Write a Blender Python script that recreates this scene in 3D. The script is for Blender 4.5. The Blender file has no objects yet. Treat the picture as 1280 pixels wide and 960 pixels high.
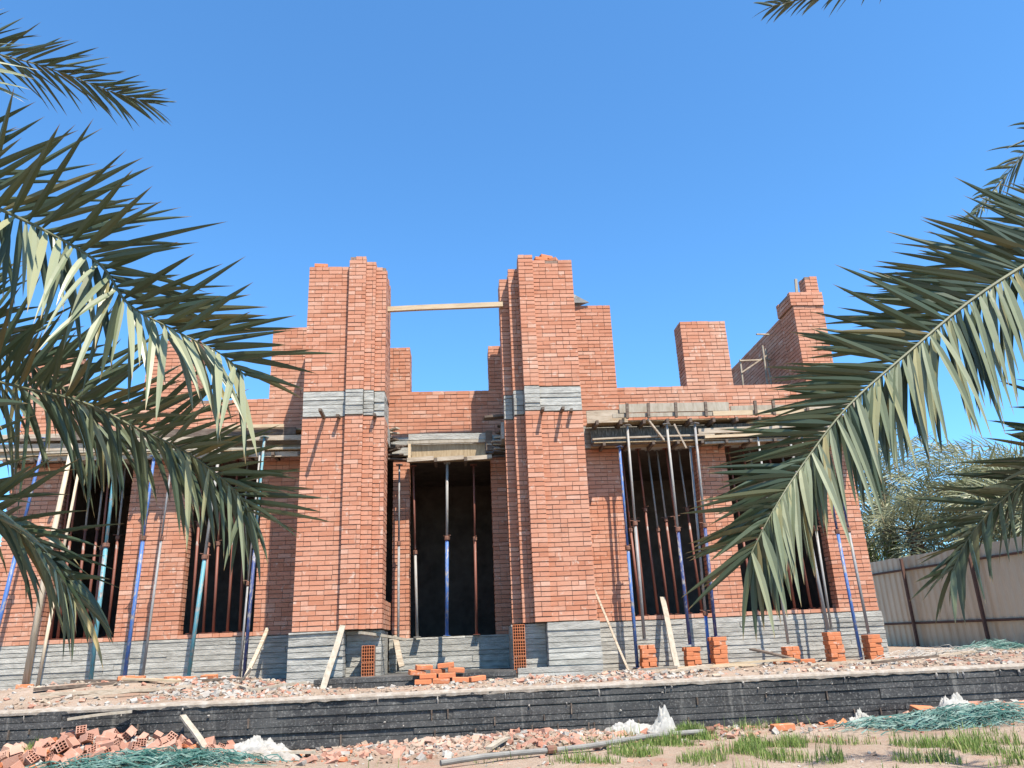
import bpy, math, random
from mathutils import Vector, Matrix, noise, Euler
random.seed(7)
S = bpy.context.scene
COL = S.collection
PI = math.pi

# ------------------------------------------------------------------ helpers
class MB:
    """collects verts / faces / material slots, becomes ONE mesh object"""
    def __init__(s): s.v = []; s.f = []; s.m = []; s.a = []
    def add(s, vs, fs, mi=0, at=None):
        b = len(s.v); s.v.extend([tuple(v) for v in vs])
        s.f.extend([tuple(i + b for i in f) for f in fs]); s.m.extend([mi] * len(fs))
        s.a.extend(at if at else [0.0] * len(vs))
    def box(s, x0, x1, y0, y1, z0, z1, mi=0, j=0.0):
        r = (lambda: random.uniform(-j, j)) if j else (lambda: 0.0)
        vs = [(x + r(), y + r(), z + r()) for z in (z0, z1) for y in (y0, y1) for x in (x0, x1)]
        s.add(vs, [(0, 2, 3, 1), (4, 5, 7, 6), (0, 1, 5, 4), (2, 6, 7, 3), (0, 4, 6, 2), (1, 3, 7, 5)], mi)
    def obox(s, c, size, rot, mi=0, j=0.0):
        M = Euler(rot).to_matrix(); c = Vector(c); vs = []
        for z in (-.5, .5):
            for y in (-.5, .5):
                for x in (-.5, .5):
                    p = Vector((x * size[0], y * size[1], z * size[2]))
                    if j: p += Vector([random.uniform(-j, j) for _ in range(3)])
                    vs.append(c + M @ p)
        s.add(vs, [(0, 2, 3, 1), (4, 5, 7, 6), (0, 1, 5, 4), (2, 6, 7, 3), (0, 4, 6, 2), (1, 3, 7, 5)], mi)
    def beam(s, p, q, w, h, mi=0, up=(0, 0, 1), seg=1, warp=0.0):
        p, q = Vector(p), Vector(q); t = (q - p).normalized()
        u = Vector(up); u = u - t * u.dot(t)
        if u.length < 1e-3: u = Vector((0, 1, 0)) - t * t.y
        u.normalize(); n = t.cross(u); vs = []
        for i in range(seg + 1):
            c = p.lerp(q, i / seg) + u * (warp * math.sin(PI * i / seg)) + n * (warp * .6 * math.sin(2.2 * PI * i / seg))
            for a, b in ((-1, -1), (1, -1), (1, 1), (-1, 1)):
                vs.append(c + n * (a * w / 2) + u * (b * h / 2))
        fs = [(3, 2, 1, 0), tuple(4 * seg + k for k in range(4))]
        for i in range(seg):
            for k in range(4):
                a = 4 * i + k; b = 4 * i + (k + 1) % 4
                fs.append((a, b, b + 4, a + 4))
        s.add(vs, fs, mi)
    def tube(s, pts, rad, n=8, mi=0, caps=True):
        pts = [Vector(p) for p in pts]
        if not isinstance(rad, (list, tuple)): rad = [rad] * len(pts)
        vs, fs = [], []; ref = Vector((0.13, 0.31, 0.94))
        for i, p in enumerate(pts):
            t = (pts[min(i + 1, len(pts) - 1)] - pts[max(i - 1, 0)]).normalized()
            u = ref - t * ref.dot(t)
            if u.length < .05: u = Vector((1, 0, 0)) - t * t.x
            u.normalize(); w = t.cross(u); ref = u
            for k in range(n):
                a = 2 * PI * k / n
                vs.append(p + (u * math.cos(a) + w * math.sin(a)) * rad[i])
        for i in range(len(pts) - 1):
            for k in range(n):
                a = i * n + k; b = i * n + (k + 1) % n
                fs.append((a, b, b + n, a + n))
        if caps:
            fs.append(tuple(range(n - 1, -1, -1))); fs.append(tuple((len(pts) - 1) * n + k for k in range(n)))
        s.add(vs, fs, mi)
    def build(s, name, mats, parent=None, smooth=False, loc=None):
        me = bpy.data.meshes.new(name)
        me.from_pydata(s.v, [], s.f)
        if not isinstance(mats, (list, tuple)): mats = [mats]
        for m in mats: me.materials.append(m)
        me.polygons.foreach_set('material_index', s.m)
        if any(s.a):
            at = me.attributes.new('tip', 'FLOAT', 'POINT'); at.data.foreach_set('value', s.a)
        if smooth: me.polygons.foreach_set('use_smooth', [True] * len(me.polygons))
        me.update()
        o = bpy.data.objects.new(name, me); COL.objects.link(o)
        if parent: o.parent = parent
        if loc: o.location = loc
        return o

def tag(o, label, cat, group=None, kind=None):
    o['label'] = label; o['category'] = cat
    if group: o['group'] = group
    if kind: o['kind'] = kind
    return o
def structure(o): o['kind'] = 'structure'; return o
def empty(name, loc=(0, 0, 0), rz=0.0):
    o = bpy.data.objects.new(name, None); COL.objects.link(o)
    o.location = loc; o.rotation_euler = (0, 0, rz); o.empty_display_size = .2
    return o

# ------------------------------------------------------------------ materials
def mat(name):
    m = bpy.data.materials.new(name); m.use_nodes = True
    nt = m.node_tree; b = nt.nodes['Principled BSDF']
    return m, nt, b
def N(nt, t, **kw):
    n = nt.nodes.new(t)
    for k, v in kw.items():
        if k in n.inputs: n.inputs[k].default_value = v
        else: setattr(n, k, v)
    return n
def ramp(nt, fac, stops):
    r = N(nt, 'ShaderNodeValToRGB'); e = r.color_ramp.elements
    while len(e) < len(stops): e.new(.5)
    for el, (p, c) in zip(e, stops): el.position = p; el.color = (*c, 1)
    nt.links.new(fac, r.inputs[0]); return r.outputs[0]
def mixc(nt, f, a, b, mode='MIX'):
    m = N(nt, 'ShaderNodeMix', data_type='RGBA', blend_type=mode)
    for s, v in ((m.inputs[0], f), (m.inputs[6], a), (m.inputs[7], b)):
        if isinstance(v, (int, float)): s.default_value = v
        elif isinstance(v, tuple): s.default_value = (*v, 1)
        else: nt.links.new(v, s)
    return m.outputs[2]
def coords(nt, scale=(1, 1, 1)):
    g = N(nt, 'ShaderNodeNewGeometry'); mp = N(nt, 'ShaderNodeMapping'); mp.inputs['Scale'].default_value = scale
    nt.links.new(g.outputs['Position'], mp.inputs[0]); return mp.outputs[0], g
def ocoords(nt, scale=(1, 1, 1)):
    g = N(nt, 'ShaderNodeTexCoord'); mp = N(nt, 'ShaderNodeMapping'); mp.inputs['Scale'].default_value = scale
    nt.links.new(g.outputs['Object'], mp.inputs[0]); return mp.outputs[0]
def nz(nt, vec, scale, detail=4, rough=.55):
    n = N(nt, 'ShaderNodeTexNoise', Scale=scale, Detail=detail, Roughness=rough); nt.links.new(vec, n.inputs['Vector']); return n.outputs[0]
def bump(nt, b, h, strength=.4, dist=.01):
    n = N(nt, 'ShaderNodeBump', Strength=strength, Distance=dist); nt.links.new(h, n.inputs['Height']); nt.links.new(n.outputs[0], b.inputs['Normal'])
def island(nt):
    return N(nt, 'ShaderNodeNewGeometry').outputs['Random Per Island']

def make_brick(name, stops, dust=.35):
    m, nt, b = mat(name); v, _ = coords(nt)
    c = ramp(nt, island(nt), stops)
    f = nz(nt, v, 26, 5, .65)
    c = mixc(nt, ramp(nt, f, [(.3, (0, 0, 0)), (.75, (.3, .3, .3))]), c, (.30, .10, .055))
    big = nz(nt, v, 1.1, 3)
    c = mixc(nt, ramp(nt, big, [(.5, (0, 0, 0)), (.72, (dust, dust, dust))]), c, (.52, .36, .27))
    sp = nz(nt, v, 7, 7, .72)
    c = mixc(nt, ramp(nt, sp, [(.58, (0, 0, 0)), (.66, (.6, .6, .6))]), c, (.55, .44, .36))
    dk = nz(nt, v, 3.3, 6, .7)
    c = mixc(nt, ramp(nt, dk, [(.60, (0, 0, 0)), (.72, (.5, .5, .5))]), c, (.27, .12, .075))
    nt.links.new(c, b.inputs['Base Color']); b.inputs['Roughness'].default_value = .9
    b.inputs['Specular IOR Level'].default_value = .2
    bump(nt, b, nz(nt, v, 70, 4), .35, .006); return m
BRICK = make_brick('brick', [(0, (.40, .17, .10)), (.3, (.47, .215, .135)), (.6, (.50, .255, .17)), (.85, (.43, .185, .11)), (1, (.55, .33, .24))])
BRICK_ORANGE = make_brick('orange_brick', [(0, (.46, .15, .06)), (.5, (.52, .19, .085)), (1, (.42, .13, .06))], .15)
BRICK_PINK = make_brick('pale_brick', [(0, (.34, .165, .115)), (.5, (.40, .235, .175)), (1, (.27, .12, .08))], .7)

def make_plain(name, stops, scale=8, rough=.9, bs=.4, bd=.01, sc=(1, 1, 1), spec=.2, obj=False, isl=0.0):
    m, nt, b = mat(name)
    v = ocoords(nt, sc) if obj else coords(nt, sc)[0]
    f = nz(nt, v, scale, 6, .62)
    c = ramp(nt, f, stops)
    if isl:
        c = mixc(nt, isl, c, ramp(nt, island(nt), [(0, (.35, .33, .30)), (.5, (.75, .73, .7)), (1, (1, 1, 1))]), 'MULTIPLY')
    nt.links.new(c, b.inputs['Base Color']); b.inputs['Roughness'].default_value = rough
    b.inputs['Specular IOR Level'].default_value = spec
    bump(nt, b, nz(nt, v, scale * 4, 5, .65), bs, bd); return m
MORTAR = make_plain('mortar', [(.3, (.16, .10, .075)), (.7, (.27, .19, .145))], 30)
CONCRETE = make_plain('board_marked_concrete', [(.25, (.23, .222, .20)), (.5, (.36, .35, .315)), (.75, (.49, .475, .43))], 5, .92, .8, .014, (1, 1, 3.5), isl=.28)
CONCRETE_SHADED = make_plain('shaded_interior', [(.3, (.08, .062, .052)), (.7, (.15, .12, .10))], 4)  # tone darkened to put the rooms' shade into wall and slab colour
TIMBER = make_plain('weathered_timber', [(.25, (.22, .17, .125)), (.5, (.42, .35, .27)), (.8, (.58, .51, .42))], 3.2, .85, .4, .006, (1.2, 9, 9), isl=.6)
TIMBER_V = make_plain('weathered_upright_timber', [(.25, (.32, .25, .17)), (.5, (.50, .42, .31)), (.8, (.62, .55, .44))], 3.2, .85, .4, .006, (12, 12, 1.0), isl=.3)
TIMBER_NEW = make_plain('fresh_timber', [(.25, (.36, .26, .16)), (.5, (.47, .365, .24)), (.8, (.54, .44, .31))], 3.0, .8, .3, .004, (1.2, 10, 10), isl=.2)
TIMBER_PALE = make_plain('pale_timber', [(.25, (.22, .185, .14)), (.5, (.32, .28, .22)), (.8, (.40, .36, .30))], 3.0, .85, .3, .004, (6, 6, 1.5))
TIMBER_DARK = make_plain('dark_timber', [(.25, (.07, .05, .04)), (.5, (.13, .10, .08)), (.8, (.24, .2, .16))], 4, .9, .4, .006, (1.5, 7, 7), isl=.5)
PLYWOOD = make_plain('old_plywood', [(.25, (.20, .145, .085)), (.5, (.33, .25, .155)), (.8, (.46, .37, .25))], 5, .85, .2, .004, (5, 5, 1), isl=.3)
CEMENT = make_plain('cement_lumps', [(.25, (.22, .20, .175)), (.6, (.34, .315, .28)), (.8, (.45, .42, .385))], 9, .95, .5, .01)
SACK = make_plain('white_sack', [(.25, (.24, .232, .21)), (.6, (.34, .33, .305))], 14, .6, .25, .004)
PIPE = make_plain('grey_pipe', [(.25, (.13, .125, .115)), (.6, (.21, .20, .18)), (.8, (.28, .24, .2))], 6, .5, .2, .003, spec=.4)
GREENNET = make_plain('green_strapping', [(.3, (.012, .045, .035)), (.5, (.03, .10, .08)), (.72, (.19, .27, .235))], 5, .5, .1, .002, spec=.4)
REBAR = make_plain('rusty_steel', [(.25, (.10, .05, .035)), (.6, (.2, .10, .07)), (.8, (.28, .16, .11))], 18, .7, .2, .002)
FENCE_RAIL = make_plain('red_oxide_rail', [(.25, (.07, .04, .032)), (.6, (.12, .065, .05)), (.8, (.18, .11, .09))], 12, .7, .2, .002)
FENCE_SHEET = make_plain('corrugated_sheet', [(.25, (.46, .375, .27)), (.5, (.56, .46, .335)), (.8, (.63, .53, .40))], 2.5, .5, .1, .002, (1, 1, .35), spec=.4, isl=.1)

def make_paint(name, c0, wear=.55):
    m, nt, b = mat(name); v = ocoords(nt, (1, 1, .35))
    f = nz(nt, v, 16, 5, .7)
    c = mixc(nt, ramp(nt, f, [(wear - .04, (0, 0, 0)), (wear + .05, (1, 1, 1))]), c0, (.27, .255, .235))
    f2 = nz(nt, v, 31, 4, .6)
    c = mixc(nt, ramp(nt, f2, [(.6, (0, 0, 0)), (.66, (.8, .8, .8))]), c, (.17, .085, .055))
    nt.links.new(c, b.inputs['Base Color']); b.inputs['Roughness'].default_value = .55
    b.inputs['Specular IOR Level'].default_value = .4; return m
PAINT = {
    'blue': make_paint('blue_paint', (.05, .125, .34), .55), 'teal': make_paint('teal_paint', (.08, .24, .29)),
    'navy': make_paint('navy_paint', (.03, .05, .15)), 'rust': make_paint('rust_paint', (.17, .06, .04), .64),
    'grey': make_paint('grey_steel', (.20, .20, .20)), 'pale': make_paint('pale_steel', (.27, .26, .24), .6),
}
# black bitumen coat with splashes
BITUMEN, nt, b = mat('bitumen_coated_concrete'); v, _ = coords(nt)
c = ramp(nt, nz(nt, v, 7, 6, .65), [(.3, (.02, .02, .021)), (.6, (.045, .045, .045)), (.8, (.10, .098, .094))])
c = mixc(nt, ramp(nt, nz(nt, v, 1.3, 5, .6), [(.42, (0, 0, 0)), (.7, (.75, .75, .75))]), c, (.10, .098, .093))
c = mixc(nt, .5, c, ramp(nt, island(nt), [(0, (.5, .5, .5)), (1, (1, 1, 1))]), 'MULTIPLY')
c = mixc(nt, ramp(nt, nz(nt, v, 38, 6, .75), [(.53, (0, 0, 0)), (.64, (.75, .75, .75))]), c, (.20, .195, .18))
v2, _ = coords(nt, (5.5, 1, .45))
c = mixc(nt, ramp(nt, nz(nt, v2, 1.6, 3, .6), [(.60, (0, 0, 0)), (.74, (.6, .6, .6))]), c, (.22, .21, .19))
nt.links.new(c, b.inputs['Base Color']); b.inputs['Roughness'].default_value = .62; b.inputs['Specular IOR Level'].default_value = .3
bump(nt, b, nz(nt, v, 40, 5, .7), .5, .01)
# ground
SAND, nt, b = mat('dusty_ground'); v, _ = coords(nt)
c = ramp(nt, nz(nt, v, 1.1, 6, .6), [(.25, (.25, .18, .13)), (.5, (.34, .265, .20)), (.75, (.43, .35, .285))])
c = mixc(nt, ramp(nt, nz(nt, v, 24, 5, .7), [(.35, (.55, .55, .55)), (.6, (0, 0, 0))]), c, (.20, .13, .09))
c = mixc(nt, ramp(nt, nz(nt, v, 60, 3, .7), [(.62, (0, 0, 0)), (.68, (.7, .7, .7))]), c, (.46, .41, .36))
c = mixc(nt, ramp(nt, nz(nt, v, 2.6, 4, .6), [(.56, (0, 0, 0)), (.70, (.6, .6, .6))]), c, (.32, .18, .125))
nt.links.new(c, b.inputs['Base Color']); b.inputs['Roughness'].default_value = .95; b.inputs['Specular IOR Level'].default_value = .15
bump(nt, b, nz(nt, v, 36, 6, .7), .8, .03)

def make_leaf(name, stops, trans=.22, rough=.36, spec=.55, tipc=(.30, .20, .09), under=None):
    m, nt, b = mat(name)
    c = ramp(nt, island(nt), stops)
    if under:                                            # glaucous upper face; underside colour darkened in place of shade
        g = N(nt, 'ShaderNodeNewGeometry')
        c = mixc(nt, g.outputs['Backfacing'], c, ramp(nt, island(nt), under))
    a = N(nt, 'ShaderNodeAttribute', attribute_name='tip')
    c = mixc(nt, ramp(nt, a.outputs['Fac'], [(.90, (0, 0, 0)), (.985, (1, 1, 1))]), c, tipc)
    nt.links.new(c, b.inputs['Base Color']); b.inputs['Roughness'].default_value = rough
    b.inputs['Specular IOR Level'].default_value = spec
    tr = N(nt, 'ShaderNodeBsdfTranslucent'); nt.links.new(c, tr.inputs[0])
    mx = N(nt, 'ShaderNodeMixShader'); mx.inputs[0].default_value = trans
    out = nt.nodes['Material Output']
    nt.links.new(b.outputs[0], mx.inputs[1]); nt.links.new(tr.outputs[0], mx.inputs[2]); nt.links.new(mx.outputs[0], out.inputs[0])
    return m
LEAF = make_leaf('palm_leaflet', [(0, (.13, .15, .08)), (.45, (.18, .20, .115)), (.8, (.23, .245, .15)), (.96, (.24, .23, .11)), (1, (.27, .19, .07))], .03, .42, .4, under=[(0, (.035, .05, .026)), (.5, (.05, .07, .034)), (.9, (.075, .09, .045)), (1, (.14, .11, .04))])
LEAF_FAR = make_leaf('far_palm_leaflet', [(0, (.16, .175, .095)), (.5, (.23, .245, .14)), (1, (.33, .33, .21))], .25, .45, .4)
BUSH = make_leaf('bush_leaf', [(0, (.06, .10, .02)), (.5, (.11, .15, .03)), (1, (.18, .2, .05))], .3, .5, .3)
GRASS = make_leaf('grass_blade', [(0, (.10, .17, .035)), (.6, (.19, .27, .07)), (.85, (.27, .32, .11)), (1, (.44, .39, .2))], .3, .6, .2)
RACHIS = make_plain('palm_rachis', [(.3, (.075, .08, .04)), (.7, (.14, .14, .075))], 8, .5, .2, .003, spec=.4)
BARK = make_plain('palm_bark', [(.3, (.10, .075, .055)), (.6, (.2, .155, .115)), (.8, (.27, .22, .17))], 9, .95, .7, .02)

# ------------------------------------------------------------------ brick and board builders
CH = 0.0765; Z0 = 1.91
def brickwork(mb, x0, x1, y0, y1, z0, z1, sides='FLR', ragged=0, core=True, slots=(0, 1)):
    """courses of single bricks round a recessed mortar core"""
    bi, mi = slots
    k0 = round((z0 - Z0) / CH); k1 = round((z1 - Z0) / CH)
    z0 = Z0 + k0 * CH; z1 = Z0 + k1 * CH
    g = .013
    if core:
        i = .014
        mb.box(x0 + i, x1 - i, y0 + i, y1 - i, z0, z1 - .012, mi)
    for k in range(k0, k1):
        za = Z0 + k * CH + g * .5; zb = za + CH - g
        top = k >= k1 - ragged
        odd = k % 2
        D = .113
        def run(a, b, put):
            p = a
            first = True
            while p < b - .03:
                l = .232 if random.random() < .72 else .111
                if first and odd: l = .111
                first = False
                q = min(p + l, b)
                if b - q < .05: q = b
                if not (top and random.random() < .35): put(p + .001, q - .001)
                p = q + .005
        def j(): return random.uniform(-.0028, .0028)
        dx = D if odd else 0
        zj = lambda: random.uniform(-.0035, .0035)
        if 'F' in sides:
            run(x0 + (0 if odd else 0), x1, lambda p, q: mb.box(p, q, y0 + j(), y0 + D, za + zj(), zb + zj(), bi, .0015))
        if 'B' in sides:
            run(x0, x1, lambda p, q: mb.box(p, q, y1 - D, y1 + j(), za, zb, bi, .0015))
        if 'L' in sides:
            run(y0 + D + .008, y1, lambda p, q: mb.box(x0 + j(), x0 + D, p, q, za + zj(), zb + zj(), bi, .0015))
        if 'R' in sides:
            run(y0 + D + .008, y1, lambda p, q: mb.box(x1 - D, x1 + j(), p, q, za + zj(), zb + zj(), bi, .0015))

def boarded(mb, x0, x1, y0, y1, z0, z1, j=.008, lo=.085, hi=.13, mi=0):
    lo *= .75; hi *= .8
    """concrete cast against boards: stacked board impressions with small offsets"""
    mb.box(x0 + .015, x1 - .015, y0 + .02, y1, z0, z1 - .012, mi)
    z = z0
    while z < z1 - .01:
        h = min(random.uniform(lo, hi), z1 - z)
        if z1 - (z + h) < .03: h = z1 - z
        x = x0
        while x < x1 - .01:
            l = random.uniform(1.1, 2.8); q = min(x + l, x1)
            if x1 - q < .3: q = x1
            ym = (y0 + y1) / 2
            mb.box(x + random.uniform(0, .004), q - random.uniform(0, .004), y0 + random.uniform(-j, j), ym, z + .004, z + h - random.uniform(.002, .009), mi, .0035)
            x = q
        z += h

# ------------------------------------------------------------------ camera, light, sky
YAW, PITCH, ROLL = math.radians(4.0), math.radians(18.7), math.radians(-2.45)
cy, sy, cp, sp = math.cos(YAW), math.sin(YAW), math.cos(PITCH), math.sin(PITCH)
fwd = Vector((sy * cp, cy * cp, sp)); rt = Vector((cy, -sy, 0)); up = rt.cross(fwd)
r2 = rt * math.cos(ROLL) + up * math.sin(ROLL); u2 = -rt * math.sin(ROLL) + up * math.cos(ROLL)
cam = bpy.data.cameras.new('camera'); co = bpy.data.objects.new('camera', cam); COL.objects.link(co)
M = Matrix((r2, u2, -fwd)).transposed().to_4x4(); M.translation = Vector((0, 0, 1.6)); co.matrix_world = M
cam.sensor_width = 36; cam.lens = 960 / 1280 * 36; cam.clip_end = 3000; cam.clip_start = .05
S.camera = co

EL, AZ = math.radians(60), math.radians(28)
sd = Vector((math.sin(AZ) * math.cos(EL), -math.cos(AZ) * math.cos(EL), math.sin(EL)))
sl = bpy.data.lights.new('sun', 'SUN'); sl.energy = 5.0; sl.angle = math.radians(.5); sl.color = (1.0, .92, .80)
so = bpy.data.objects.new('sun', sl); COL.objects.link(so); so.rotation_euler = sd.to_track_quat('Z', 'Y').to_euler(); so.location = (5, -10, 25)
w = bpy.data.worlds.new('World'); S.world = w; w.use_nodes = True
nt = w.node_tree; bg = nt.nodes['Background']
sky = nt.nodes.new('ShaderNodeTexSky'); sky.sky_type = 'NISHITA'; sky.sun_disc = False
sky.sun_elevation = EL; sky.sun_rotation = math.atan2(sd.x, sd.y); sky.altitude = 0
sky.air_density = 1.0; sky.dust_density = 0; sky.ozone_density = 6.0
tint = mixc(nt, 1.0, sky.outputs[0], (.65, 1.03, 1.17), 'MULTIPLY')
nt.links.new(tint, bg.inputs[0]); bg.inputs[1].default_value = .122
S.view_settings.view_transform = 'Standard'; S.view_settings.look = 'None'; S.view_settings.gamma = 1; S.view_settings.exposure = 1.05
S.view_settings.use_curve_mapping = False
S.cycles.max_bounces = 6; S.cycles.diffuse_bounces = 2; S.cycles.caustics_reflective = False; S.cycles.caustics_refractive = False

# ------------------------------------------------------------------ ground
def smooth(a, b, x):
    t = max(0, min(1, (x - a) / (b - a))); return t * t * (3 - 2 * t)
def gz(x, y):
    n = noise.noise(Vector((x * .9, y * .9, 3.1))) * .030 + noise.noise(Vector((x * 3.1, y * 3.1, 7.7))) * .014 + noise.noise(Vector((x * 9, y * 9, 1.7))) * .006
    if y < 9.6:
        z = .575 - .45 * (1 - smooth(1.0, 6.2, y))
        z += .25 * math.exp(-(((x + 3.9) / 1.15) ** 2 + ((y - 9.55) / .7) ** 2))
        z += .06 * math.exp(-(((x - .9) / 1.6) ** 2 + ((y - 9.4) / .5) ** 2))
        z += .12 * math.exp(-(((x - 6.2) / 1.1) ** 2 + ((y - 9.4) / .5) ** 2))
        return z + n
    z = 1.10 + .13 * smooth(-1.5, -4.0, x) * smooth(9.8, 12.8, y)
    z += .10 * math.exp(-(((x + 5.3) / 1.5) ** 2 + ((y - 12.4) / .8) ** 2))
    z += .05 * smooth(7.6, 9, x)
    return z + n * smooth(9.65, 10.2, y) * 1.2
xs = [-400, -150, -60, -30, -18] + [-12 + .16 * i for i in range(0, 163)] + [18, 30, 60, 150, 400]
ys = [-300, -100, -30, -10, -3, 1, 3, 4.5] + [5.5 + .12 * i for i in range(35)] + [9.59, 9.66] + [9.72 + .13 * i for i in range(36)] + [15, 17, 20, 24, 30, 50, 100, 250, 700]
mb = MB(); vs = []; fs = []
for y in ys:
    for x in xs: vs.append((x, y, gz(x, y)))
nx = len(xs)
for j in range(len(ys) - 1):
    for i in range(nx - 1): fs.append((j * nx + i, j * nx + i + 1, (j + 1) * nx + i + 1, (j + 1) * nx + i))
mb.add(vs, fs); structure(mb.build('ground', SAND, smooth=True))

# retaining wall
rw = empty('retaining_wall', (0, 9.6, .575))
tag(rw, 'long low black bitumen coated concrete retaining wall across the foreground', 'wall')
def child(mbx, name, mats, par, smooth=False):
    o = mbx.build(name, mats, par, smooth); o.matrix_parent_inverse = Matrix.Translation(par.location).inverted(); return o
mb = MB(); boarded(mb, -14, 14, 9.50, 9.74, .35, 1.10, .012, .075, .13); child(mb, 'wall_face', BITUMEN, rw)
mb = MB(); vs = []; fs = []; nxx = 560                       # spilled mortar and dust lying on the coping
for i in range(nxx + 1):
    x = -14 + 28 * i / nxx; q = Vector((x * 2.3, 0, 5)); q2 = Vector((x * 9, 3, 5))
    e = 9.487 + .016 * noise.noise(q) + .012 * noise.noise(q2)
    d = .018 + .016 * (noise.noise(q2 + Vector((0, 4, 0))) + .5) + .02 * max(0, noise.noise(q))
    for k, (yy, zz) in enumerate(((e + .004, 1.10 - d), (e, 1.10), (e + .01, 1.118), (e + .1, 1.13 + .012 * noise.noise(q2)), (9.75, 1.125 + .012 * noise.noise(q)), (9.95, 1.07))):
        vs.append((x, yy, zz + (.012 * noise.noise(Vector((x * 14, k, 2))) if k > 1 else 0)))
for i in range(nxx):
    for k in range(5): a = i * 6 + k; fs.append((a, a + 6, a + 7, a + 1))
mb.add(vs, fs)
child(mb, 'coping', make_plain('dusty_coping', [(.25, (.20, .16, .125)), (.5, (.29, .25, .205)), (.7, (.37, .34, .3))], 12, .95, .6, .01), rw)
mb = MB(); rq = random.Random(77)
for i in range(70):
    px = rq.uniform(-8, 10); zt = rq.uniform(.62, 1.09) if i % 3 else 1.08; w_ = rq.uniform(.005, .016); l_ = rq.uniform(.012, .035) * (3.5 if i % 3 == 0 else 1)
    n = 7; vs = [(px, 9.468 + rq.uniform(-.004, .006), zt - l_ * .45)]
    for k in range(n): a = 2 * PI * k / n; e = rq.uniform(.7, 1.25); vs.append((px + math.cos(a) * w_ * e, 9.492, zt - l_ * .5 + math.sin(a) * l_ * e * .5))
    mb.add(vs, [(0, k + 1, (k + 1) % n + 1) for k in range(n)])
child(mb, 'mortar_splash', CEMENT, rw)
mb = MB()
for i in range(46):
    px = random.uniform(-7, 9.5); z = random.choice((.72, .82, .93))
    mb.box(px - .007, px + .007, 9.482, 9.51, z - random.uniform(.04, .12), z, 0, .003)
child(mb, 'form_tie', TIMBER_DARK, rw)

# ------------------------------------------------------------------ the unfinished house
H = empty('unfinished_house', (-.3, 14.1, 1.1))
tag(H, 'unfinished orange brick house with two tall entrance piers and open dark windows', 'house')
H0 = Matrix.Translation(H.location).inverted()
def hp(mbx, name, mats, parent=None, smooth=False):
    o = mbx.build(name, mats, parent or H, smooth)
    if parent is None: o.matrix_parent_inverse = H0
    return o
BM = [BRICK, MORTAR]
W = 14.1
# wing walls at the window plane
def wing(xa, xb, wins, nm):
    x = xa
    for (a, b) in wins + [(xb, xb)]:
        if a - x > .05:
            mb = MB(); brickwork(mb, x, a, W, W + .25, 1.91, 5.05, 'FLR'); hp(mb, nm, BM)
        x = b
    for (a, b) in wins:
        mb = MB(); brickwork(mb, a, b, W - .015, W + .25, 1.91, 1.99, 'F'); hp(mb, 'window_sill', [BRICK, MORTAR])
wing(2.0, 7.47, [(3.0, 4.43), (5.02, 6.74)], 'window_pier')
wing(-8.1, -2.66, [(-7.2, -5.98), (-4.92, -3.66)], 'window_pier')
# beam zone between wall and parapet, in board marked concrete
mb = MB(); boarded(mb, 2.0, 7.47, W - .01, W + .25, 5.06, 5.5, .006, .1, .14); hp(mb, 'ring_beam', CONCRETE)
mb = MB(); boarded(mb, -8.1, -2.62, W - .01, W + .25, 5.06, 5.5, .006, .1, .14); hp(mb, 'ring_beam', CONCRETE)
# parapets
mb = MB(); brickwork(mb, 2.0, 7.47, W, W + .25, 5.51, 6.28, 'FLR'); hp(mb, 'parapet', BM)
mb = MB(); brickwork(mb, -8.1, -2.6, W, W + .25, 5.51, 6.2, 'FLR', 1); hp(mb, 'parapet', BM)
mb = MB(); brickwork(mb, -1.5, .95, W, W + .25, 5.36, 6.28, 'F'); hp(mb, 'parapet', BM)
for a, b in ((-1.42, -.985), (.545, .83)):
    mb = MB(); brickwork(mb, a, b, W - .003, W + .5, 6.2, 7.22, 'FLRB'); hp(mb, 'parapet_pier', BM)
# roof piers
for a, b, z, d in ((4.44, 5.37, 7.65, .45), (-5.97, -5.02, 7.42, .45), (-8.3 + .2, -7.35, 7.3, .5)):
    mb = MB(); brickwork(mb, a, b, W - .004, W + d, 6.15, z, 'FLRB'); hp(mb, 'roof_pier', BM)
# corner pier with a corbelled head, chimney stub and the side wall running back from it
mb = MB(); brickwork(mb, 6.85, 7.48, W - .004, W + .65, 6.2, 7.95, 'FLR')
brickwork(mb, 6.80, 7.50, W - .03, W + .68, 7.95, 8.26, 'FLRB', 1)
brickwork(mb, 7.2, 7.47, W + .02, W + .3, 8.26, 8.64, 'FLRB', 2); hp(mb, 'roof_pier', BM)
mb = MB(); brickwork(mb, 6.9, 7.15, W + .6, 20.0, 5.5, 8.0, 'LF'); hp(mb, 'roof_side_wall', BM)
# blocks beside the towers
mb = MB(); brickwork(mb, 1.95, 3.04, W - .004, W + .5, 5.51, 8.06, 'FLR'); hp(mb, 'roof_pier', BM)
mb = MB(); brickwork(mb, -3.64, -2.6, W - .004, W + .5, 5.51, 7.64, 'FLR'); hp(mb, 'roof_pier', BM)
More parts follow.
